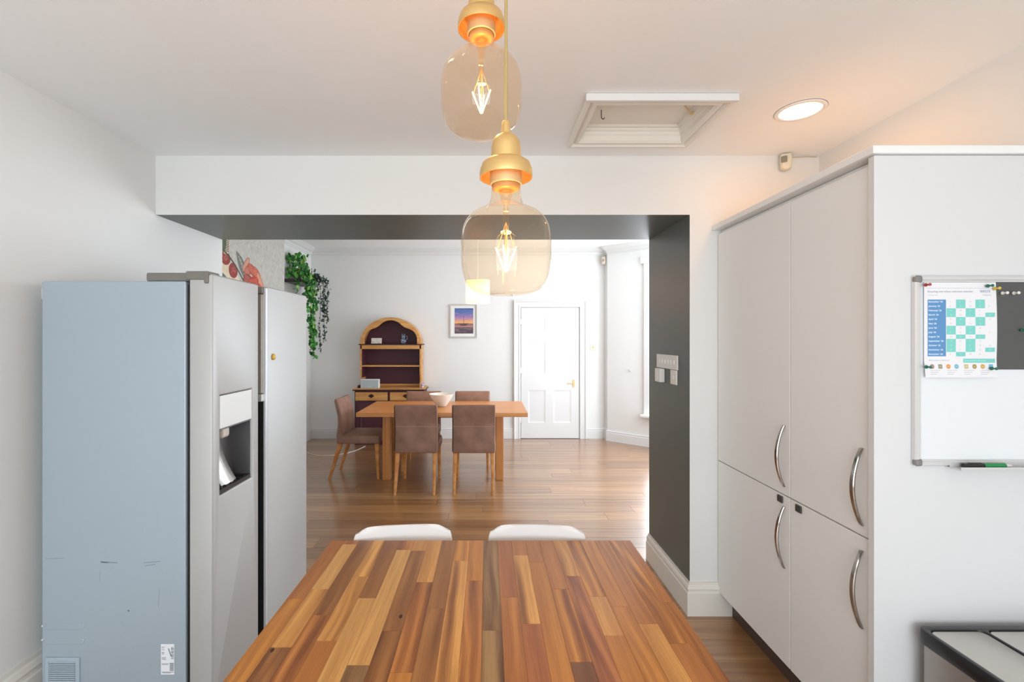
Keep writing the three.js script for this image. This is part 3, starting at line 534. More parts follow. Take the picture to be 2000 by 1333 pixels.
// ------------------------------------------------------------------ kitchen table: butcher block of single staves
console.log('table');
{
  const W1 = [1.0, 0.25];
  const stave = [
    woodTex(1024, 256, ...W1, 0xffffff, 0xb29a80, 3, { streak: 0.55, wave: 0.6 }),
    woodTex(1024, 256, ...W1, 0xffffff, 0x94785e, 17, { streak: 0.95, wave: 1.4 }),
    woodTex(1024, 256, ...W1, 0xffffff, 0xa3896c, 31, { streak: 0.75, wave: 1.0 }),
  ];
  const tones = { L: 0xf0bd70, l: 0xe4a858, o: 0xd9953f, m: 0xc9853e, r: 0xbd7740, b: 0xac753a, d: 0x8b5c34, g: 0xa78352 };
  const mats = {}; for (const k in tones) mats[k] = stave.map(t => PH(tones[k], 0.42, { map: t, clearcoat: 0.15, clearcoatRoughness: 0.3, bumpMap: t, bumpScale: 0.0003 }));
  const X0 = -0.594, X1 = 0.545, FARD = 1.738, NEARD = 0.22, cw = 0.0527, top = 0.75, th = 0.04;
  const t = thing('kitchen_table', 'butcher block kitchen table of orange brown wooden staves in the foreground', 'table', [(X0 + X1) / 2, 0, 1.0]);
  // per column, from the far edge: [tone, texture, depth where the stave ends]
  const cols = [
    [['m', 0, 1.349], ['o', 2, 0.9]], [['m', 0, 1.706], ['L', 0, 1.40], ['l', 2, 1.136], ['b', 1, 0.7]], [['b', 2, 1.269], ['m', 1, 0.8]],
    [['l', 1, 1.474], ['l', 2, 1.16], ['m', 0, 0.8]], [['b', 0, 1.352], ['L', 0, 0.92]], [['m', 1, 1.66], ['L', 0, 1.074], ['g', 1, 0.7]],
    [['l', 0, 1.653], ['b', 2, 1.2], ['b', 1, 0.7]], [['l', 0, 1.44], ['m', 1, 1.05], ['o', 0, 0.6]], [['b', 0, 1.30], ['b', 2, 0.8]],
    [['o', 2, 1.579], ['l', 1, 1.02], ['m', 0, 0.6]], [['o', 0, 1.449], ['m', 1, 0.9]],
    [['g', 1, 1.202], ['g', 1, 0.95]], [['r', 0, 1.357], ['m', 2, 0.9]], [['m', 0, 1.62], ['l', 1, 1.23], ['r', 0, 0.85]],
    [['m', 2, 1.57], ['o', 0, 0.98]], [['m', 0, 1.40], ['o', 1, 1.084], ['d', 0, 0.7]], [['l', 2, 1.477], ['r', 1, 0.92]], [['o', 1, 1.36], ['l', 0, 1.181], ['o', 0, 0.8]],
    [['o', 0, 1.31], ['o', 2, 0.9]], [['m', 2, 1.23], ['l', 0, 0.95]], [['o', 1, 1.15], ['m', 0, 0.7]], [['m', 0, 1.33], ['o', 1, 0.85]],
  ];
  cols.forEach((c, i) => {
    const a = X0 + i * cw, b = i === 21 ? X1 : a + cw;
    let D = FARD; const list = [...c]; while (list[list.length - 1][2] > NEARD) list.push([['o', 'm', 'b', 'l'][Math.floor(rnd() * 4)], Math.floor(rnd() * 3), Math.max(NEARD, list[list.length - 1][2] - rr(0.35, 0.6))]);
    for (const [tone, k, end] of list) {
      const w = b - a - 0.0004, d = D - end - 0.0004, g = new RoundedBoxGeometry(w, th, d, 1, 0.0004);
      uvMetres(g, 1 / 0.25, 1 / 1.0, (w / 2) / 0.25 + rr(0, 1 - w / 0.25), (d / 2) + rr(0, Math.max(0, 1 - d)));
      const uv = g.attributes.uv; for (let q = 0; q < uv.count; q++) { const u = uv.getX(q); uv.setXY(q, uv.getY(q), u); }
      g.translate((a + b) / 2 - t.position.x, top - th / 2, -(D + end) / 2 - t.position.z);
      part(t, 'stave', g, mats[tone][k]); D = end;
    }
  });
  // dark knots in the wood
  for (const [x, D, r] of [[-0.24, 1.262, 0.006], [-0.531, 1.125, 0.005], [-0.245, 1.005, 0.003]]) { const g = cyl(r, r, 0.0006, 0, 0, 0, 10); g.scale(0.8, 1, 1.5); g.translate(x, top + 0.0001, -D); wpart(t, 'knot', g, S(0x3a2214, 0.6)); }
  const legM = PH(0xb9733c, 0.45, { map: stave[0] });
  for (const [x, D] of [[-0.56, 0.27], [0.511, 0.27], [-0.56, 1.69], [0.511, 1.69]]) wpart(t, 'leg', wbox(x - 0.027, x + 0.027, 0, top - th, D - 0.027, D + 0.027, 0.003), legM);
  wpart(t, 'apron', merge([wbox(-0.56, 0.511, 0.655, top - th, 1.665, 1.685), wbox(-0.56, 0.511, 0.655, top - th, 0.29, 0.31), wbox(-0.575, -0.555, 0.655, top - th, 0.3, 1.67), wbox(0.506, 0.526, 0.655, top - th, 0.3, 1.67)]), legM);
}

// ------------------------------------------------------------------ two white shell chairs tucked under the far end of the table
{
  const prof = [[0.785, -0.225], [0.73, -0.218], [0.66, -0.206], [0.57, -0.196], [0.50, -0.182], [0.455, -0.145], [0.435, -0.08], [0.432, 0.0], [0.438, 0.08], [0.445, 0.15], [0.438, 0.205], [0.412, 0.235]].map(p => new THREE.Vector2(p[1], p[0]));
  const curve = new THREE.SplineCurve(prof);
  const wid = v => { const k = v < 0.09 ? Math.sqrt(1 - (1 - v / 0.09) ** 2) : 1; const full = lerp(0.185, 0.205, clamp(v * 2.5)) - (v > 0.8 ? (v - 0.8) * 0.12 : 0); return full * (0.92 + 0.08 * k); };
  const fn = (u, v) => {
    const p = curve.getPoint(v), s = (u - 0.5) * 2, w = wid(v), e = s * s;
    const back = clamp((0.5 - v) / 0.15), corner = v < 0.08 ? 0.012 * Math.pow(Math.abs(s), 10) * (1 - v / 0.08) : 0;
    return [s * w, p.y - corner - (v < 0.3 ? 0.003 * e * (1 - v / 0.3) : 0) + (1 - back) * 0.022 * e * e, p.x + back * 0.022 * e];
  };
  const shellGeo = shell(fn, 22, 40, 0.008);
  const whiteShell = S(0xf3f3f2, 0.38);
  const legWood = S(0xc79a63, 0.5);
  function shellChair(x, D, turn, label) {
    const t = thing('shell_chair', label, 'chair', [x, 0, D], turn, 'white shell chairs at the kitchen table');
    part(t, 'shell', shellGeo, whiteShell);
    for (const [sx, sz] of [[-1, 1], [1, 1], [-1, -1], [1, -1]]) part(t, 'leg', bar([sx * 0.19, 0, sz * 0.19 - 0.01], [sx * 0.11, 0.42, sz * 0.10], 0.009, 12, 0.014), legWood);
    part(t, 'brace', merge([bar([-0.15, 0.2, 0.14], [0.15, 0.2, -0.15], 0.004), bar([0.15, 0.2, 0.14], [-0.15, 0.2, -0.15], 0.004), bar([-0.13, 0.37, 0.1], [0.13, 0.37, 0.1], 0.005), bar([-0.13, 0.37, -0.11], [0.13, 0.37, -0.11], 0.005)]), M.black);
  }
  shellChair(-0.308, 1.575, 0.10, 'white plastic shell chair tucked under the table on the refrigerator side');
  shellChair(0.183, 1.575, -0.05, 'white plastic shell chair tucked under the table on the cupboard side');
}

// ------------------------------------------------------------------ pendant lamps over the table
console.log('lamps');
const glow = (c, i) => new THREE.MeshStandardMaterial({ color: 0x000000, emissive: c, emissiveIntensity: i, roughness: 1 });
{
  function pendant(x, D, yc, label) {                          // yc = middle of the glass
    const t = thing('pendant_lamp', label, 'pendant lamp', [x, yc - 0.088, D], 0, 'brass pendant lamps over the kitchen table');
    // glass: local y 0 is the bottom of the bulb
    const prof = [[0.0, 0.0], [0.030, 0.001], [0.052, 0.006], [0.068, 0.018], [0.076, 0.036], [0.0795, 0.058], [0.080, 0.085], [0.079, 0.106], [0.075, 0.124], [0.066, 0.139], [0.053, 0.149], [0.040, 0.154], [0.032, 0.160], [0.028, 0.170], [0.0265, 0.184], [0.026, 0.198]];
    const curve = new THREE.SplineCurve(prof.map(p => new THREE.Vector2(...p))), pts = curve.getPoints(64).map(p => [Math.max(0, p.x), p.y]);
    part(t, 'glass_bulb', lathe(pts, 64), M.bulbGlass, 'pale amber glass bulb');
    part(t, 'bulb_screw', lathe([[0.0, 0.186], [0.018, 0.186], [0.0245, 0.189], [0.0245, 0.206], [0, 0.206]], 32), new THREE.MeshStandardMaterial({ color: 0xb98a52, roughness: 0.4, emissive: 0xff8a2a, emissiveIntensity: 0.06 }));
    part(t, 'glass_stem', lathe([[0, 0.118], [0.004, 0.119], [0.006, 0.128], [0.0045, 0.136], [0.0055, 0.16], [0.014, 0.186], [0, 0.187]], 20), M.bulbGlass);
    part(t, 'filament_wire', merge([bar([0, 0.13, 0], [0.016, 0.082, 0.004], 0.0006, 6), bar([0, 0.13, 0], [-0.016, 0.082, -0.004], 0.0006, 6), bar([0, 0.13, 0], [0, 0.045, 0], 0.0008, 6), bar([0, 0.13, 0], [0.004, 0.082, -0.016], 0.0006, 6), bar([0, 0.13, 0], [-0.004, 0.082, 0.016], 0.0006, 6)]), M.brass);
    const hot = glow(0xffc878, 26);
    for (const [a, b] of [[0.018, 0.004], [-0.018, -0.004], [0.005, -0.017], [-0.005, 0.017]]) part(t, 'filament', bar([a, 0.086, b], [a * 0.08, 0.042, b * 0.08], 0.0013, 8), hot, 'glowing filament');
    // lamp holder: threaded sleeve, ring shade, cap and cord grip
    const sl = []; for (let i = 0; i <= 11; i++) { const y = 0.196 + i * 0.0032; sl.push([0.0272, y], [0.0285, y + 0.0016]); }
    part(t, 'threaded_sleeve', lathe([[0.0255, 0.196], ...sl, [0.0265, 0.236], [0.0255, 0.196]], 40), M.brassPale);
    part(t, 'ring_shade', lathe([[0.028, 0.2395], [0.036, 0.238], [0.0425, 0.233], [0.0445, 0.226], [0.0458, 0.224], [0.0458, 0.220], [0.0468, 0.218], [0.0468, 0.2085], [0.0452, 0.2085], [0.0450, 0.218], [0.043, 0.223], [0.040, 0.230], [0.034, 0.2345], [0.026, 0.236], [0.028, 0.2395]], 56), M.brass, 'brushed brass ring');
    part(t, 'cap', lathe([[0.0265, 0.236], [0.0258, 0.262], [0.0245, 0.272], [0.019, 0.281], [0.0105, 0.286], [0.0088, 0.288], [0.0068, 0.308], [0.0045, 0.3105], [0, 0.311]], 44), M.brass);
    const top = 2.53 - (yc - 0.088);
    part(t, 'cord', bar([0, 0.309, 0], [0, top - 0.02, 0], 0.0029, 10), S(0xb39a63, 0.7), 'gold fabric cord');
    part(t, 'ceiling_rose', lathe([[0, top - 0.032], [0.012, top - 0.032], [0.045, top - 0.02], [0.05, top], [0, top]], 36), M.brass);
    const l = new THREE.PointLight(0xffb066, 0.45); l.position.set(0, 0.064, 0); l.castShadow = true; l.shadow.radius = 0.6; t.add(l);
  }
  pendant(0.033, 0.81, 1.685, 'lower brass pendant lamp with amber glass bulb, hanging lowest over the table');
  pendant(-0.012, 0.906, 2.015, 'upper brass pendant lamp with amber glass bulb, nearer the ceiling');
}
// ------------------------------------------------------------------ recessed downlight over the cupboards
{
  const t = thing('downlight', 'round warm recessed downlight glowing in the ceiling over the cupboards', 'downlight', [1.383, KH, 2.015]);
  part(t, 'trim_ring', lathe([[0.081, -0.001], [0.083, -0.006], [0.096, -0.005], [0.101, 0], [0.081, 0]], 48), M.white);
  part(t, 'diffuser', lathe([[0, -0.0035], [0.081, -0.003], [0.081, 0], [0, 0]], 48), glow(0xffe2b8, 5));
  const l = new THREE.RectAreaLight(0xffb066, 42, 0.14, 0.14); l.position.set(0, -0.006, 0); l.rotation.x = -Math.PI / 2; t.add(l);
}
// ------------------------------------------------------------------ loft hatch
{
  const hx0 = 0.46, hx1 = 0.98, h0 = 1.93, h1 = 2.30, t = thing('loft_hatch', 'white moulded loft hatch with recessed panel in the kitchen ceiling', 'loft hatch', [(hx0 + hx1) / 2, KH, (h0 + h1) / 2]);
  const prof = [[-0.030, 0.06], [-0.030, 0.044], [-0.020, 0.042], [-0.018, 0.032], [-0.011, 0.028], [-0.008, 0.016], [-0.001, 0.010], [0, -0.012], [0.010, -0.022], [0.020, -0.022], [0.028, -0.014], [0.040, -0.028], [0.052, -0.028], [0.056, -0.014], [0.056, -0.001], [0.006, -0.001], [0.006, 0.06]].map(([o, u]) => [-o, u]);
  wpart(t, 'frame', sweep([[hx0 + 0.002, h0 + 0.002], [hx1 - 0.002, h0 + 0.002], [hx1 - 0.002, h1 - 0.002], [hx0 + 0.002, h1 - 0.002]], prof.map(([o, u]) => [o + 0.006, u]), true, (p, q, u) => new THREE.Vector3(p, KH + u, -q)), M.trimCream);
  wpart(t, 'panel', wbox(hx0 + 0.01, hx1 - 0.01, KH + 0.055, KH + 0.08, h0 + 0.01, h1 - 0.01), M.trimCream);
  wpart(t, 'front_lip', wbox(hx0 - 0.055, hx1 + 0.055, KH - 0.032, KH - 0.001, h0 - 0.062, h0 - 0.042, 0.004), M.trim);
  wpart(t, 'hook', tube([[0.53, KH + 0.06, -2.12], [0.53, KH + 0.03, -2.12], [0.532, KH + 0.018, -2.122], [0.54, KH + 0.012, -2.12], [0.545, KH + 0.02, -2.12]], 0.0022, 16, 6), M.darkGrey, 'bent wire hook');
  wpart(t, 'catch', merge([bar([0.90, KH + 0.055, -2.08], [0.94, KH + 0.035, -2.11], 0.003), bar([0.94, KH + 0.035, -2.11], [0.955, KH + 0.035, -2.11], 0.006)]), M.brassPale);
}
// ------------------------------------------------------------------ motion sensors, switches
{
  const t = thing('motion_sensor', 'cream motion sensor high in the kitchen corner over the cupboards', 'sensor', [1.625, 2.44, 2.49]);
  wpart(t, 'body', loft([{ y: 2.440, w: 0.034, d: 0.03, z: 0, r: 0.013 }, { y: 2.447, w: 0.052, d: 0.042, z: 0, r: 0.015 }, { y: 2.50, w: 0.056, d: 0.046, z: 0, r: 0.013 }, { y: 2.525, w: 0.050, d: 0.036, z: -0.003, r: 0.01 }]).rotateY(-0.35).translate(1.625, 0, -2.483), M.plasticOld);
  wpart(t, 'lens', lbox(0.030, 0.034, 0.01, 0, 0, 0.02, 0.006).rotateY(-0.75).translate(1.618, 2.492, -2.478), S(0x8d8a78, 0.3), 'dark lens window');
  wpart(t, 'bracket', merge([bar([1.625, 2.52, -2.505], [1.628, 2.53, -2.512], 0.008)]), M.black);
  single('sensor_cable', tube([[1.645, 2.523, -2.509], [1.70, 2.521, -2.510], [1.76, 2.524, -2.510], [1.815, 2.522, -2.509]], 0.0022, 20, 6), S(0xcdbb98, 0.6), 'thin cable running from the kitchen motion sensor to the corner', 'cable');
}
{
  const X = OX, plateM = M.plastic;
  const t = thing('switch_plate', 'wide multi gang light switch plate on the charcoal pier', 'switch', [X, 1.335, 2.82]);
  wpart(t, 'plate', wbox(X - 0.010, X - 0.0005, 1.335, 1.421, 2.66, 2.98, 0.003), plateM);
  for (let i = 0; i < 6; i++) wpart(t, 'rocker', wbox(X - 0.013, X - 0.009, 1.366, 1.392, 2.695 + i * 0.045, 2.712 + i * 0.045, 0.0015), M.white);
  const u = thing('thermostat', 'small boxy white control under the wide switch plate', 'thermostat', [X, 1.245, 2.905]);
  wpart(u, 'case', wbox(X - 0.034, X - 0.0005, 1.245, 1.331, 2.862, 2.948, 0.005), plateM);
  wpart(u, 'dial_slot', wbox(X - 0.0355, X - 0.033, 1.26, 1.31, 2.89, 2.902, 0.0005), M.white);
  const v = thing('switch_plate', 'square white dimmer plate under the near end of the wide switch plate', 'switch', [X, 1.247, 2.715]);
  wpart(v, 'plate', wbox(X - 0.010, X - 0.0005, 1.247, 1.333, 2.672, 2.758, 0.003), plateM);
  wpart(v, 'rocker', wbox(X - 0.013, X - 0.009, 1.278, 1.304, 2.706, 2.722, 0.0015), M.white);
}
{
  const t = thing('switch_plate', 'small cream light switch on the far wall beside the door', 'switch', [1.61, 1.345, FD]);
  wpart(t, 'plate', wbox(1.567, 1.653, 1.345, 1.431, FD - 0.009, FD - 0.0005, 0.003), S(0xe4d9bf, 0.4));
  wpart(t, 'rocker', wbox(1.60, 1.62, 1.375, 1.40, FD - 0.013, FD - 0.008, 0.002), S(0xd3b983, 0.4));
  const s = thing('motion_sensor', 'cream motion sensor in the dining room corner by the bay', 'sensor', [1.765, 2.64, 6.86]);
  wpart(s, 'body', loft([{ y: 2.64, w: 0.04, d: 0.03, z: 0, r: 0.012 }, { y: 2.65, w: 0.06, d: 0.042, z: 0, r: 0.015 }, { y: 2.74, w: 0.06, d: 0.042, z: 0, r: 0.015 }, { y: 2.755, w: 0.05, d: 0.03, z: 0, r: 0.012 }]).rotateY(-0.6).translate(1.75, 0, -6.87), S(0xe2d8c8, 0.5));
  wpart(s, 'lens', lbox(0.036, 0.04, 0.012, 0, 0, 0.02, 0.005).rotateY(-0.5).translate(1.75, 2.70, -6.865), S(0xb8a48c, 0.4));
  wpart(s, 'bracket', bar([1.76, 2.74, -6.88], [1.786, 2.775, -6.90], 0.008), S(0xb9b1a5, 0.5));
}
{ const L = 0.905, ux = 1.16 / 1.5186, uD = -0.98 / 1.5186, cx = 1.79 + ux * 0.36, cD = 6.80 + uD * 0.36;
  single('wall_hook', (() => { const g = new THREE.SphereGeometry(0.014, 12, 10); g.translate(cx - 0.012, 1.06, -cD + 0.012); return g; })(), S(0xcfcac0, 0.4), 'tiny round hook on the slanted bay wall', 'hook'); }
single('wall_hook', lbox(0.004, 0.045, 0.02, -1.8285, 1.705, -1.88, 0.0015), S(0xd9d6d0, 0.5), 'small plate on the kitchen wall behind the refrigerator', 'wall plate');

// ------------------------------------------------------------------ dining furniture
console.log('dining');
const pine = woodTex(1024, 512, 1.6, 0.5, 0xe2ae6a, 0xb9793d, 71, { streak: 0.6, wave: 0.9 });
const cherry = woodTex(1024, 512, 2.0, 0.5, 0xd9964f, 0xb06c34, 83, { streak: 0.5, wave: 0.7 });
M.pine = S(0xffffff, 0.45, { map: pine }); M.cherry = PH(0xffffff, 0.4, { map: cherry, clearcoat: 0.2, clearcoatRoughness: 0.25 }); M.oakLeg = S(0xf4e2cc, 0.5, { map: pine });
const hide = dataTex(512, 512, (u, v) => { const n = fbm(u * 7, v * 7, 5, 4), f = N(u * 60, v * 60, 2) * 0.03; return mixc([0.49, 0.36, 0.295], [0.615, 0.47, 0.395], clamp(0.5 + n * 1.2 + f)); });
M.leather = PH(0xffffff, 0.62, { map: hide, sheen: 0.3, sheenRoughness: 0.6, sheenColor: new THREE.Color(0xcaa898) });
M.piping = S(0xb08d7c, 0.6);
{
  const back = loft([
    { y: 0.385, w: 0.415, d: 0.062, z: -0.195, r: 0.02 }, { y: 0.393, w: 0.43, d: 0.075, z: -0.195, r: 0.024 }, { y: 0.48, w: 0.43, d: 0.078, z: -0.193, r: 0.024 }, { y: 0.58, w: 0.43, d: 0.062, z: -0.186, r: 0.022 },
    { y: 0.66, w: 0.43, d: 0.054, z: -0.190, r: 0.02 }, { y: 0.74, w: 0.43, d: 0.05, z: -0.206, r: 0.02 }, { y: 0.82, w: 0.43, d: 0.046, z: -0.226, r: 0.02 }, { y: 0.857, w: 0.43, d: 0.042, z: -0.236, r: 0.019 }, { y: 0.867, w: 0.415, d: 0.03, z: -0.239, r: 0.013 }]);
  { // slight dip along the top edge
    const p = back.attributes.position; for (let i = 0; i < p.count; i++) { const y = p.getY(i), x = p.getX(i); if (y > 0.8) p.setY(i, y - 0.014 * (1 - (x / 0.215) ** 2) * (y - 0.8) / 0.067); } back.computeVertexNormals(); const c = toCreasedNormals(back, 0.7); back.setAttribute('normal', c.attributes.normal);
  }
  const seat = loft([{ y: 0.385, w: 0.42, d: 0.40, z: 0.025, r: 0.03 }, { y: 0.395, w: 0.438, d: 0.418, z: 0.025, r: 0.035 }, { y: 0.45, w: 0.44, d: 0.42, z: 0.025, r: 0.035 }, { y: 0.472, w: 0.425, d: 0.405, z: 0.025, r: 0.035 }, { y: 0.482, w: 0.38, d: 0.36, z: 0.025, r: 0.04 }]);
  const leg = (x, z0, z1, top) => loft([{ y: 0, w: 0.024, d: 0.026, z: z1, x: x * 1.0, r: 0.005 }, { y: top, w: 0.042, d: 0.046, z: z0, x: x * 0.97, r: 0.006 }], 2);
  const legs = [leg(-0.19, -0.195, -0.315, 0.388), leg(0.19, -0.195, -0.315, 0.388), leg(-0.19, 0.20, 0.215, 0.388), leg(0.19, 0.20, 0.215, 0.388)];
  const seam = merge([bar([-0.213, 0.648, -0.2165], [0.213, 0.648, -0.2165], 0.0022, 6)]);
  const pipe = y => tube([[-0.209, 0.41, -0.231], [-0.2095, 0.5, -0.230], [-0.2095, 0.60, -0.215], [-0.2095, 0.68, -0.2175], [-0.2095, 0.78, -0.241], [-0.2095, 0.85, -0.2565]], 0.0025, 24, 6);
  const pl = pipe(), pr = pipe().clone(); pr.scale(-1, 1, 1);
  function chair(x, D, turn, label) {
    const t = thing('dining_chair', label, 'chair', [x, 0, D], turn, 'brown leather dining chairs');
    part(t, 'backrest', back, M.leather); part(t, 'seat', seat, M.leather);
    part(t, 'seam', seam, M.piping, 'stitched seam across the back'); part(t, 'piping', pl, M.piping, 'pale edge piping'); part(t, 'piping', pr, M.piping, 'pale edge piping');
    for (const g of legs) part(t, 'leg', g, M.oakLeg);
  }
  // turn 0 faces the camera (+z); PI faces away
  chair(-0.71, 4.745, Math.PI, 'brown leather dining chair seen from behind, nearer the table end with the side chair');
  chair(-0.136, 4.745, Math.PI, 'brown leather dining chair seen from behind, nearer the panelled door');
  chair(-1.395, 5.12, Math.PI / 2, 'brown leather dining chair seen from the side at the end of the table');
  chair(-0.79, 5.44, 0, 'brown leather dining chair behind the table in front of the dresser');
  chair(-0.185, 5.44, 0, 'brown leather dining chair behind the table under the framed picture');
}
{
  const x0 = -1.344, x1 = 0.414, D0 = 4.66, D1 = 5.54, H = 0.76, t = thing('dining_table', 'long cherry wood dining table with square legs', 'table', [(x0 + x1) / 2, 0, (D0 + D1) / 2]);
  const n = 6; for (let i = 0; i < n; i++) { const a = D0 + i * (D1 - D0) / n, g = wbox(x0, x1, H - 0.042, H, a, a + (D1 - D0) / n - 0.0006, 0.0012, 1); uvMetres(g, 1 / 2.0, 1 / 0.5, rr(0.7, 0.75), rr(0, 1)); wpart(t, 'top_board', g, M.cherry); }
  for (const [x, D] of [[-1.085, 4.935], [0.131, 4.935], [-1.085, 5.29], [0.131, 5.29]]) { const g = wbox(x - 0.041, x + 0.041, 0, H - 0.042, D - 0.046, D + 0.046, 0.004); uvMetres(g, 1 / 2.0, 1 / 0.5, 0, 0, true); wpart(t, 'leg', g, M.cherry); }
  wpart(t, 'apron', merge([wbox(-1.085, 0.125, 0.655, H - 0.042, 4.98, 5.0), wbox(-1.085, 0.125, 0.655, H - 0.042, 5.22, 5.24), wbox(-1.095, -1.075, 0.655, H - 0.042, 4.95, 5.27), wbox(0.115, 0.135, 0.655, H - 0.042, 4.95, 5.27)]), M.cherry);
}
{
  const s = 172, g = lathe([[0, 0], [0.05, 0], [0.055, 0.008], [0.085, 0.05], [0.115, 0.095], [0.134, 0.137], [0.137, 0.140], [0.133, 0.141], [0.113, 0.1], [0.083, 0.055], [0.05, 0.018], [0, 0.014]], 56);
  g.translate(-0.515, 0.76, -5.12);
  single('bowl', g, S(0xefeae0, 0.35), 'cream ceramic bowl standing on the dining table', 'bowl');
}
{ // dresser
  const t = thing('dresser', 'arched pine dresser painted plum inside, against the far wall', 'dresser', [-1.41, 0, 6.7]);
  const x0 = -1.925, x1 = -0.895, F = 6.50, B = 6.925;
  wpart(t, 'base_body', wbox(x0 + 0.025, x1 - 0.025, 0.0, 0.775, F + 0.02, B, 0.003), M.plum, 'plum painted carcass');
  wpart(t, 'counter_edge', wbox(x0, x1, 0.775, 0.793, F - 0.012, B, 0.005), M.plumDark);
  wpart(t, 'counter', wbox(x0 + 0.004, x1 - 0.004, 0.793, 0.806, F - 0.008, B, 0.004), M.pine);
  const xm = (x0 + x1) / 2;
  for (const [a, b] of [[x0 + 0.04, xm - 0.018], [xm + 0.018, x1 - 0.04]]) {
    const dr = wpart(t, 'drawer', wbox(a, b, 0.635, 0.755, F + 0.002, F + 0.03, 0.004), M.pine);
    const c = (a + b) / 2, hs = new THREE.Shape(); hs.moveTo(-0.04, 0); hs.quadraticCurveTo(-0.02, 0.022, 0, 0.026); hs.quadraticCurveTo(0.02, 0.022, 0.04, 0); hs.quadraticCurveTo(0.02, -0.006, 0, -0.026); hs.quadraticCurveTo(-0.02, -0.006, -0.04, 0);
    const hg = new THREE.ExtrudeGeometry(hs, { depth: 0.006, bevelEnabled: true, bevelSize: 0.002, bevelThickness: 0.002, bevelSegments: 1 }); hg.translate(c, 0.70, -F); const kb = new THREE.SphereGeometry(0.011, 12, 8); kb.translate(c, 0.698, -F + 0.016);
    const q = merge([hg, kb]); q.translate(-t.position.x, 0, -t.position.z); part(dr, 'handle', q, S(0x3a2b1c, 0.4, { metalness: 0.6 }), 'dark antique pull');
  }
  for (const [a, b] of [[x0 + 0.05, xm - 0.012], [xm + 0.012, x1 - 0.05]]) {
    const d = wpart(t, 'door', wbox(a, b, 0.075, 0.60, F + 0.004, F + 0.03, 0.004), M.plum);
    const pz = sweep([[a + 0.06, 0.135], [b - 0.06, 0.135], [b - 0.06, 0.54], [a + 0.06, 0.54]], [[0, 0], [0, 0.006], [0.012, 0.009], [0.02, 0]], true, (p, q, u) => new THREE.Vector3(p, q, -F - 0.004 + u)); pz.translate(-t.position.x, 0, -t.position.z); part(d, 'door_moulding', pz, M.plum);
  }
  // hutch
  const h0 = -1.866, h1 = -0.972, HF = 6.68, xc = (h0 + h1) / 2, R = (h1 - h0) / 2, ya = 1.44;
  const bs = new THREE.Shape(); bs.moveTo(h0 + 0.02, 0.806); bs.lineTo(h1 - 0.02, 0.806); bs.lineTo(h1 - 0.02, ya); bs.absellipse(xc, ya, R - 0.02, 0.37, 0, Math.PI); bs.lineTo(h0 + 0.02, 0.806);
  const bg = new THREE.ExtrudeGeometry(bs, { depth: 0.015, bevelEnabled: false, curveSegments: 32 }); bg.translate(0, 0, -B + 0.002); wpart(t, 'back_panel', bg, M.plum, 'plum painted back');
  // arch: half ring with wavy lower edge
  const as = new THREE.Shape(); as.absellipse(xc, ya, R, 0.39, 0, Math.PI);
  const inner = []; for (let i = 0; i <= 48; i++) { const a = Math.PI * (1 - i / 48), dg = Math.min(a, Math.PI - a) * 180 / Math.PI, th = 0.036 + 0.05 * Math.exp(-(((dg - 56) / 17) ** 2)) + 0.022 * Math.exp(-((dg / 16) ** 2)); inner.push([xc + (R - th) * Math.cos(a), ya + (0.39 - th) * Math.sin(a)]); }
  inner.forEach(([x, y]) => as.lineTo(x, Math.max(ya, y)));
  const ag = new THREE.ExtrudeGeometry(as, { depth: 0.02, bevelEnabled: true, bevelSize: 0.003, bevelThickness: 0.003, bevelSegments: 1, curveSegments: 40 }); ag.translate(0, 0, -HF - 0.018); uvMetres(ag, 1, 1.5); wpart(t, 'arch', ag, M.pine, 'scalloped pine arch');
  { const n = 48, gs = []; const pts = []; for (let i = 0; i <= n; i++) { const a = Math.PI * i / n; pts.push([xc + (R - 0.006) * Math.cos(a), ya + 0.384 * Math.sin(a)]); }
    const hood = sweep(pts, [[0, 0], [0.012, 0], [0.012, B - HF - 0.02], [0, B - HF - 0.02]], false, (p, q, u) => new THREE.Vector3(p, q, -HF - 0.018 - u)); wpart(t, 'hood', hood, M.pine); }
  wpart(t, 'ledge', wbox(h0 - 0.018, h1 + 0.018, 1.428, 1.442, HF - 0.02, B - 0.012, 0.004), M.plumDark);
  wpart(t, 'rail', wbox(h0, h1, 1.368, 1.428, HF, HF + 0.022, 0.003), M.pine);
  wpart(t, 'shelf', wbox(h0 + 0.02, h1 - 0.02, 1.108, 1.128, HF + 0.01, B - 0.012, 0.004), M.pine);
  for (const sx of [h0, h1 - 0.022]) { const ss = new THREE.Shape(); ss.moveTo(HF, 1.428); ss.lineTo(HF, 1.02); ss.quadraticCurveTo(HF + 0.01, 0.96, HF + 0.03, 0.93); ss.quadraticCurveTo(HF + 0.01, 0.88, HF - 0.03, 0.806); ss.lineTo(B - 0.012, 0.806); ss.lineTo(B - 0.012, 1.428); const g = new THREE.ExtrudeGeometry(ss, { depth: 0.022, bevelEnabled: false }); g.rotateY(Math.PI / 2); g.translate(sx, 0, 0); uvMetres(g); wpart(t, 'side_panel', g, M.pine); }
  for (const sx of [h0 + 0.022, h1 - 0.026]) wpart(t, 'side_lining', wbox(sx, sx + 0.004, 0.95, 1.426, HF + 0.012, B - 0.014), M.plum, 'plum painted inner side');
  wpart(t, 'lower_rail', wbox(h0 + 0.02, h1 - 0.02, 0.806, 0.838, B - 0.03, B - 0.012, 0.003), M.pine);
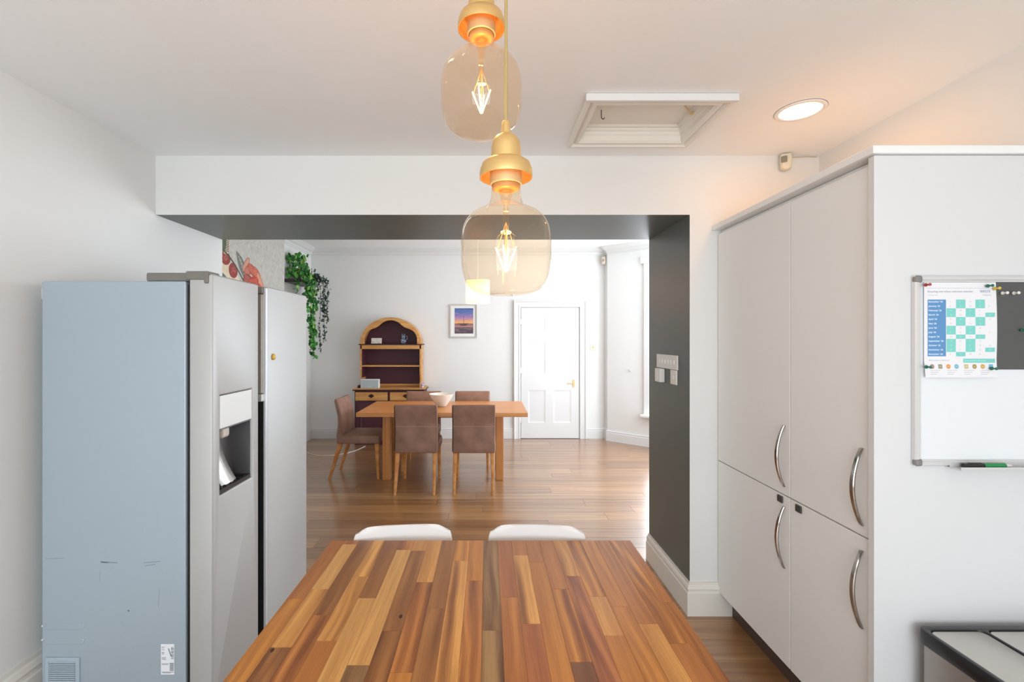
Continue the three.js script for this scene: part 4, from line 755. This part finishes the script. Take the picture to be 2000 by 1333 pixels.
  // things on the dresser
  const tile = canvasTex(128, 64, (g, w, h) => { g.fillStyle = '#efe9dc'; g.fillRect(0, 0, w, h); for (let i = 0; i < 46; i++) { g.fillStyle = ['#c9b79a', '#b39d86', '#d9a9a0', '#a7b095'][i % 4]; g.beginPath(); g.ellipse(rr(0, w), rr(0, h), rr(2, 6), rr(1, 3), rr(0, 3), 0, 7); g.fill(); } });
  const card = new RoundedBoxGeometry(0.155, 0.085, 0.018, 1, 0.004); card.rotateX(-0.2); card.translate(-1.655, 1.487, -6.80);
  single('trinket_box', card, S(0xffffff, 0.5, { map: tile }), 'small cream floral box on the dresser ledge', 'trinket');
  const f = thing('figurine', 'blue and white ceramic animal figurine on the dresser ledge', 'figurine', [-1.253, 1.442, 6.80]);
  const blue = dataTex(128, 128, (u, v) => { const k = clamp(0.5 + fbm(u * 9, v * 9, 8, 3) * 2.4); return mixc([0.20, 0.25, 0.36], [0.82, 0.85, 0.90], k); });
  const fm = S(0xffffff, 0.25, { map: blue });
  const blob = (x, y, z, rx, ry, rz) => { const g = new THREE.SphereGeometry(1, 20, 14); g.scale(rx, ry, rz); g.translate(x, y, z); return g; };
  part(f, 'body', blob(0, 0.042, 0, 0.044, 0.046, 0.036), fm); part(f, 'head', blob(0, 0.105, 0.006, 0.030, 0.030, 0.028), fm); part(f, 'ear', blob(-0.018, 0.135, 0, 0.009, 0.018, 0.006), fm); part(f, 'ear', blob(0.018, 0.135, 0, 0.009, 0.018, 0.006), fm); part(f, 'tail', tube([[0.03, 0.05, -0.01], [0.052, 0.08, -0.01], [0.05, 0.115, -0.005], [0.04, 0.12, 0]], 0.007, 16, 8), fm);
  const sp = thing('speaker', 'silver grey rectangular speaker on the dresser counter', 'speaker', [-1.685, 0.806, 6.56]);
  wpart(sp, 'case', wbox(-1.823, -1.555, 0.806, 0.938, 6.54, 6.60, 0.008), S(0xe2e4e3, 0.4));
  wpart(sp, 'grille', wbox(-1.813, -1.565, 0.816, 0.928, 6.536, 6.545, 0.003), S(0xb6c2c4, 0.5, { metalness: 0.3 }), 'blue grey speaker mesh');
  wpart(sp, 'badge', wbox(-1.697, -1.681, 0.829, 0.834, 6.5345, 6.537), M.white);
  const dk = new THREE.SphereGeometry(0.03, 16, 10); dk.scale(1, 0.75, 1); dk.translate(-1.853, 0.8285, -6.60);
  single('small_pot', dk, S(0x2a2226, 0.5), 'little dark round pot behind the silver speaker', 'pot');
  const fl = thing('flower_cup', 'little lilac flower ornament at the end of the dresser counter', 'ornament', [-0.945, 0.806, 6.62]);
  part(fl, 'cup', lathe([[0, 0], [0.018, 0], [0.022, 0.03], [0.019, 0.03], [0.015, 0.004], [0, 0.004]], 20), S(0xd9cfe0, 0.4));
  part(fl, 'blossom', merge([blob(0, 0.048, 0, 0.024, 0.02, 0.02), blob(0.014, 0.07, 0, 0.014, 0.014, 0.012), blob(-0.012, 0.066, 0.006, 0.012, 0.014, 0.012)]), S(0xc8aecb, 0.7));
}
{ // framed picture
  const x0 = (879 - 952) / 128, x1 = (931.5 - 952) / 128, y0 = EYE - (660 - 662) / 128, y1 = EYE - (595 - 662) / 128, t = thing('framed_picture', 'framed sunset seascape print with white mount on the far wall', 'picture', [(x0 + x1) / 2, y0, FD]);
  wpart(t, 'frame', sweep([[x0, y0], [x1, y0], [x1, y1], [x0, y1]], [[0, 0.001], [0, 0.024], [0.018, 0.022], [0.018, 0.001]], true, (p, q, u) => new THREE.Vector3(p, q, -FD + u)), S(0xb9b6ae, 0.4, { metalness: 0.4 }));
  wpart(t, 'mount', wbox(x0 + 0.01, x1 - 0.01, y0 + 0.01, y1 - 0.01, FD - 0.010, FD - 0.001), S(0xeeeeea, 0.6));
  const art = canvasTex(256, 344, (g, w, h) => {
    const gr = g.createLinearGradient(0, 0, 0, h); [[0, '#3c5a96'], [0.14, '#4d6cab'], [0.28, '#7c6fae'], [0.4, '#b883a8'], [0.5, '#e6a376'], [0.58, '#eeb06a'], [0.66, '#8d6470'], [0.73, '#c38a80'], [0.76, '#5d4a58'], [1, '#453c48']].forEach(([a, c]) => gr.addColorStop(a, c)); g.fillStyle = gr; g.fillRect(0, 0, w, h);
    for (let i = 0; i < 60; i++) { g.globalAlpha = 0.14; g.fillStyle = rnd() < 0.5 ? '#8a8fc0' : '#e0a0a0'; g.beginPath(); g.ellipse(rr(0, w), rr(0, h * 0.5), rr(15, 60), rr(3, 9), rr(-0.3, 0.3), 0, 7); g.fill(); }
    for (let i = 0; i < 90; i++) { g.globalAlpha = 0.3; g.fillStyle = ['#a98d92', '#54484f', '#d2b0a6'][i % 3]; g.beginPath(); g.ellipse(rr(0, w), rr(h * 0.76, h), rr(10, 40), rr(1, 4), 0, 0, 7); g.fill(); }
    g.globalAlpha = 1; g.fillStyle = '#4b3a46'; g.fillRect(124, 96, 4, 118); g.fillRect(122, 150, 8, 20); g.fillRect(40, 206, 150, 8);
    g.globalAlpha = 0.85; g.beginPath(); g.ellipse(120, 226, 52, 14, 0, 0, 7); g.fill(); g.globalAlpha = 0.6; g.fillRect(0, 210, 256, 10); g.globalAlpha = 1;
  });
  const ax0 = (888 - 952) / 128, ax1 = (924.5 - 952) / 128, ay0 = EYE - (652 - 662) / 128, ay1 = EYE - (602.5 - 662) / 128, ag = new THREE.PlaneGeometry(ax1 - ax0, ay1 - ay0); ag.translate((ax0 + ax1) / 2, (ay0 + ay1) / 2, -FD + 0.011);
  wpart(t, 'print', ag, S(0xffffff, 0.5, { map: art }), 'sunset seascape print');
}
{ // paper drum lamp over the dining table
  const t = thing('ceiling_lamp', 'lit paper drum lamp hanging over the dining table', 'lamp', [-0.108, 1.92, 5.1]);
  const paper = new THREE.MeshPhysicalMaterial({ color: 0xffe9d2, roughness: 1, transmission: 0.5, thickness: 0, side: THREE.DoubleSide });
  const pr = []; for (let i = 0; i <= 60; i++) pr.push([0.135 + 0.002 * Math.sin(i * 1.25), 0.25 * i / 60]);
  part(t, 'lamp_shade', lathe(pr, 48), paper, 'ribbed white paper shade');
  const tr = y => { const g = new THREE.TorusGeometry(0.135, 0.0025, 6, 48); g.rotateX(Math.PI / 2); g.translate(0, y, 0); return g; };
  part(t, 'shade_hoop', merge([tr(0.0), tr(0.25), bar([-0.135, 0.25, 0], [0.135, 0.25, 0], 0.0018, 6)]), M.white);
  part(t, 'bulb', (() => { const g = new THREE.SphereGeometry(0.03, 20, 14); g.translate(0, 0.12, 0); return g; })(), glow(0xffcf94, 6));
  part(t, 'lamp_holder', cyl(0.018, 0.018, 0.07, 0, 0.182, 0), M.white); part(t, 'cord', bar([0, 0.215, 0], [0, FH - 1.92 - 0.03, 0], 0.003, 8), M.white); part(t, 'ceiling_rose', cyl(0.045, 0.035, 0.03, 0, FH - 1.92 - 0.015, 0), M.white);
  const l = new THREE.PointLight(0xffbb78, 1.5); l.position.set(0, 0.12, 0); l.castShadow = true; t.add(l);
}
// ------------------------------------------------------------------ plant shelf and trailing plants in the alcove
{
  const sh = thing('plant_shelf', 'grey floating shelf in the alcove carrying trailing plants', 'shelf', [-2.58, 2.27, 6.33]);
  wpart(sh, 'board', wbox(-2.688, -2.46, 2.272, 2.312, 6.03, 6.62, 0.003), M.shelfGrey);
  wpart(sh, 'end_cap', wbox(-2.688, -2.46, 2.271, 2.313, 6.02, 6.032, 0.001), M.shelfEnd);
  function leafGeo(len, wid) { // small pointed leaf, folded along the rib
    const g = new THREE.BufferGeometry(); const P = [[0, 0, 0], [wid * 0.5, len * 0.35, 0.12 * wid], [0, len * 0.5, -0.08 * wid], [-wid * 0.5, len * 0.35, 0.12 * wid], [wid * 0.28, len * 0.75, 0.05 * wid], [-wid * 0.28, len * 0.75, 0.05 * wid], [0, len, -0.15 * len]];
    const I = [0, 1, 2, 0, 2, 3, 1, 4, 2, 2, 5, 3, 2, 4, 6, 2, 6, 5]; g.setAttribute('position', new THREE.Float32BufferAttribute(P.flat(), 3)); g.setIndex(I); return g;
  }
  function plant(label, x, D, y, pot, strands, top, leaf, colours) {
    const t = thing('trailing_plant', label, 'plant', [x, y, D], 0, 'trailing plants on the alcove shelf');
    part(t, 'pot', lathe([[0, 0], [pot * 0.8, 0], [pot, pot * 1.5], [pot * 0.92, pot * 1.5], [pot * 0.75, pot * 1.2], [0, pot * 1.2]], 24), M.pot);
    const stems = [], pos = [], nor = [], col = [], base = leafGeo(...leaf).toNonIndexed();
    const put = (p, up) => {
      const m = new THREE.Matrix4().makeRotationFromEuler(new THREE.Euler(rr(-0.9, 0.9) + (up ? 0 : 2.2), rr(0, 6.28), rr(-0.8, 0.8))), s = rr(0.7, 1.25); m.scale(new THREE.Vector3(s, s, s)); m.setPosition(...p);
      const g = base.clone().applyMatrix4(m); g.computeVertexNormals(); pos.push(...g.attributes.position.array); nor.push(...g.attributes.normal.array);
      const c = new THREE.Color(colours[Math.floor(rnd() * colours.length)]); c.multiplyScalar(rr(0.8, 1.2)); for (let i = 0; i < 18; i++) col.push(c.r, c.g, c.b);
    };
    for (let i = 0; i < top.n; i++) { const a = rr(0, 6.28), r = top.r * Math.sqrt(rnd()); put([r * Math.cos(a), pot * 1.3 + rr(-0.06, top.h), r * Math.sin(a)], true); }
    for (const s of strands) { // list of points
      stems.push(tube(s.pts, 0.003, 30, 5)); const c = new THREE.CatmullRomCurve3(s.pts.map(p => new THREE.Vector3(...p)));
      for (let i = 0; i < s.n; i++) { const k = rnd(), p = c.getPoint(k), w = s.w * (1 - 0.6 * k); put([p.x + rr(-w, w), p.y + rr(-0.02, 0.02), p.z + rr(-w, w)], rnd() < 0.35); }
    }
    part(t, 'stem', merge(stems), M.stem);
    const g = new THREE.BufferGeometry(); g.setAttribute('position', new THREE.Float32BufferAttribute(pos, 3)); g.setAttribute('normal', new THREE.Float32BufferAttribute(nor, 3)); g.setAttribute('color', new THREE.Float32BufferAttribute(col, 3));
    const f = part(t, 'foliage', g, new THREE.MeshPhysicalMaterial({ color: 0xffffff, vertexColors: true, roughness: 0.5, side: THREE.DoubleSide })); f.userData.kind = 'stuff';
  }
  const strand = (dx, dz, drop, n, w) => ({ pts: [[0, 0.08, 0], [dx * 0.6, 0.09, dz * 0.6], [dx, 0.0, dz], [dx + 0.02, -drop * 0.4, dz + 0.01], [dx + 0.01, -drop * 0.75, dz], [dx + 0.03, -drop, dz + 0.01]], n, w });
  plant('bright green ivy trailing from the alcove shelf', -2.565, 6.15, 2.312, 0.055, [strand(0.12, 0.05, 0.24, 40, 0.06), strand(0.15, 0.0, 0.2, 40, 0.06), strand(0.12, -0.12, 0.65, 130, 0.06), strand(0.13, -0.2, 0.85, 160, 0.065), strand(0.11, -0.24, 1.05, 150, 0.055), strand(0.04, 0.12, 0.16, 26, 0.05)], { n: 170, r: 0.14, h: 0.24 }, [0.062, 0.052], [0x2f7a2a, 0x3d8f33, 0x58a548, 0x1f5f25, 0x8cba5e]);
  plant('dark green small leaved plant trailing from the alcove shelf', -2.54, 6.48, 2.312, 0.05, [strand(0.20, 0.02, 0.42, 130, 0.05), strand(0.24, -0.03, 0.55, 150, 0.05), strand(0.19, -0.05, 0.82, 150, 0.045), strand(0.13, -0.04, 1.0, 100, 0.03)], { n: 70, r: 0.09, h: 0.12 }, [0.040, 0.026], [0x25402f, 0x2f4a3a, 0x1c3226, 0x3d5a48, 0x4a5560]);
}
// power lead on the dining room floor
single('power_lead', tube([[-2.45, 0.004, -6.10], [-2.2, 0.004, -5.92], [-1.95, 0.004, -5.95], [-1.80, 0.004, -6.15], [-1.72, 0.004, -6.42]], 0.004, 40, 6), M.white, 'white power lead lying on the oak floor near the dresser', 'cable');

renderer.render(scene, camera);
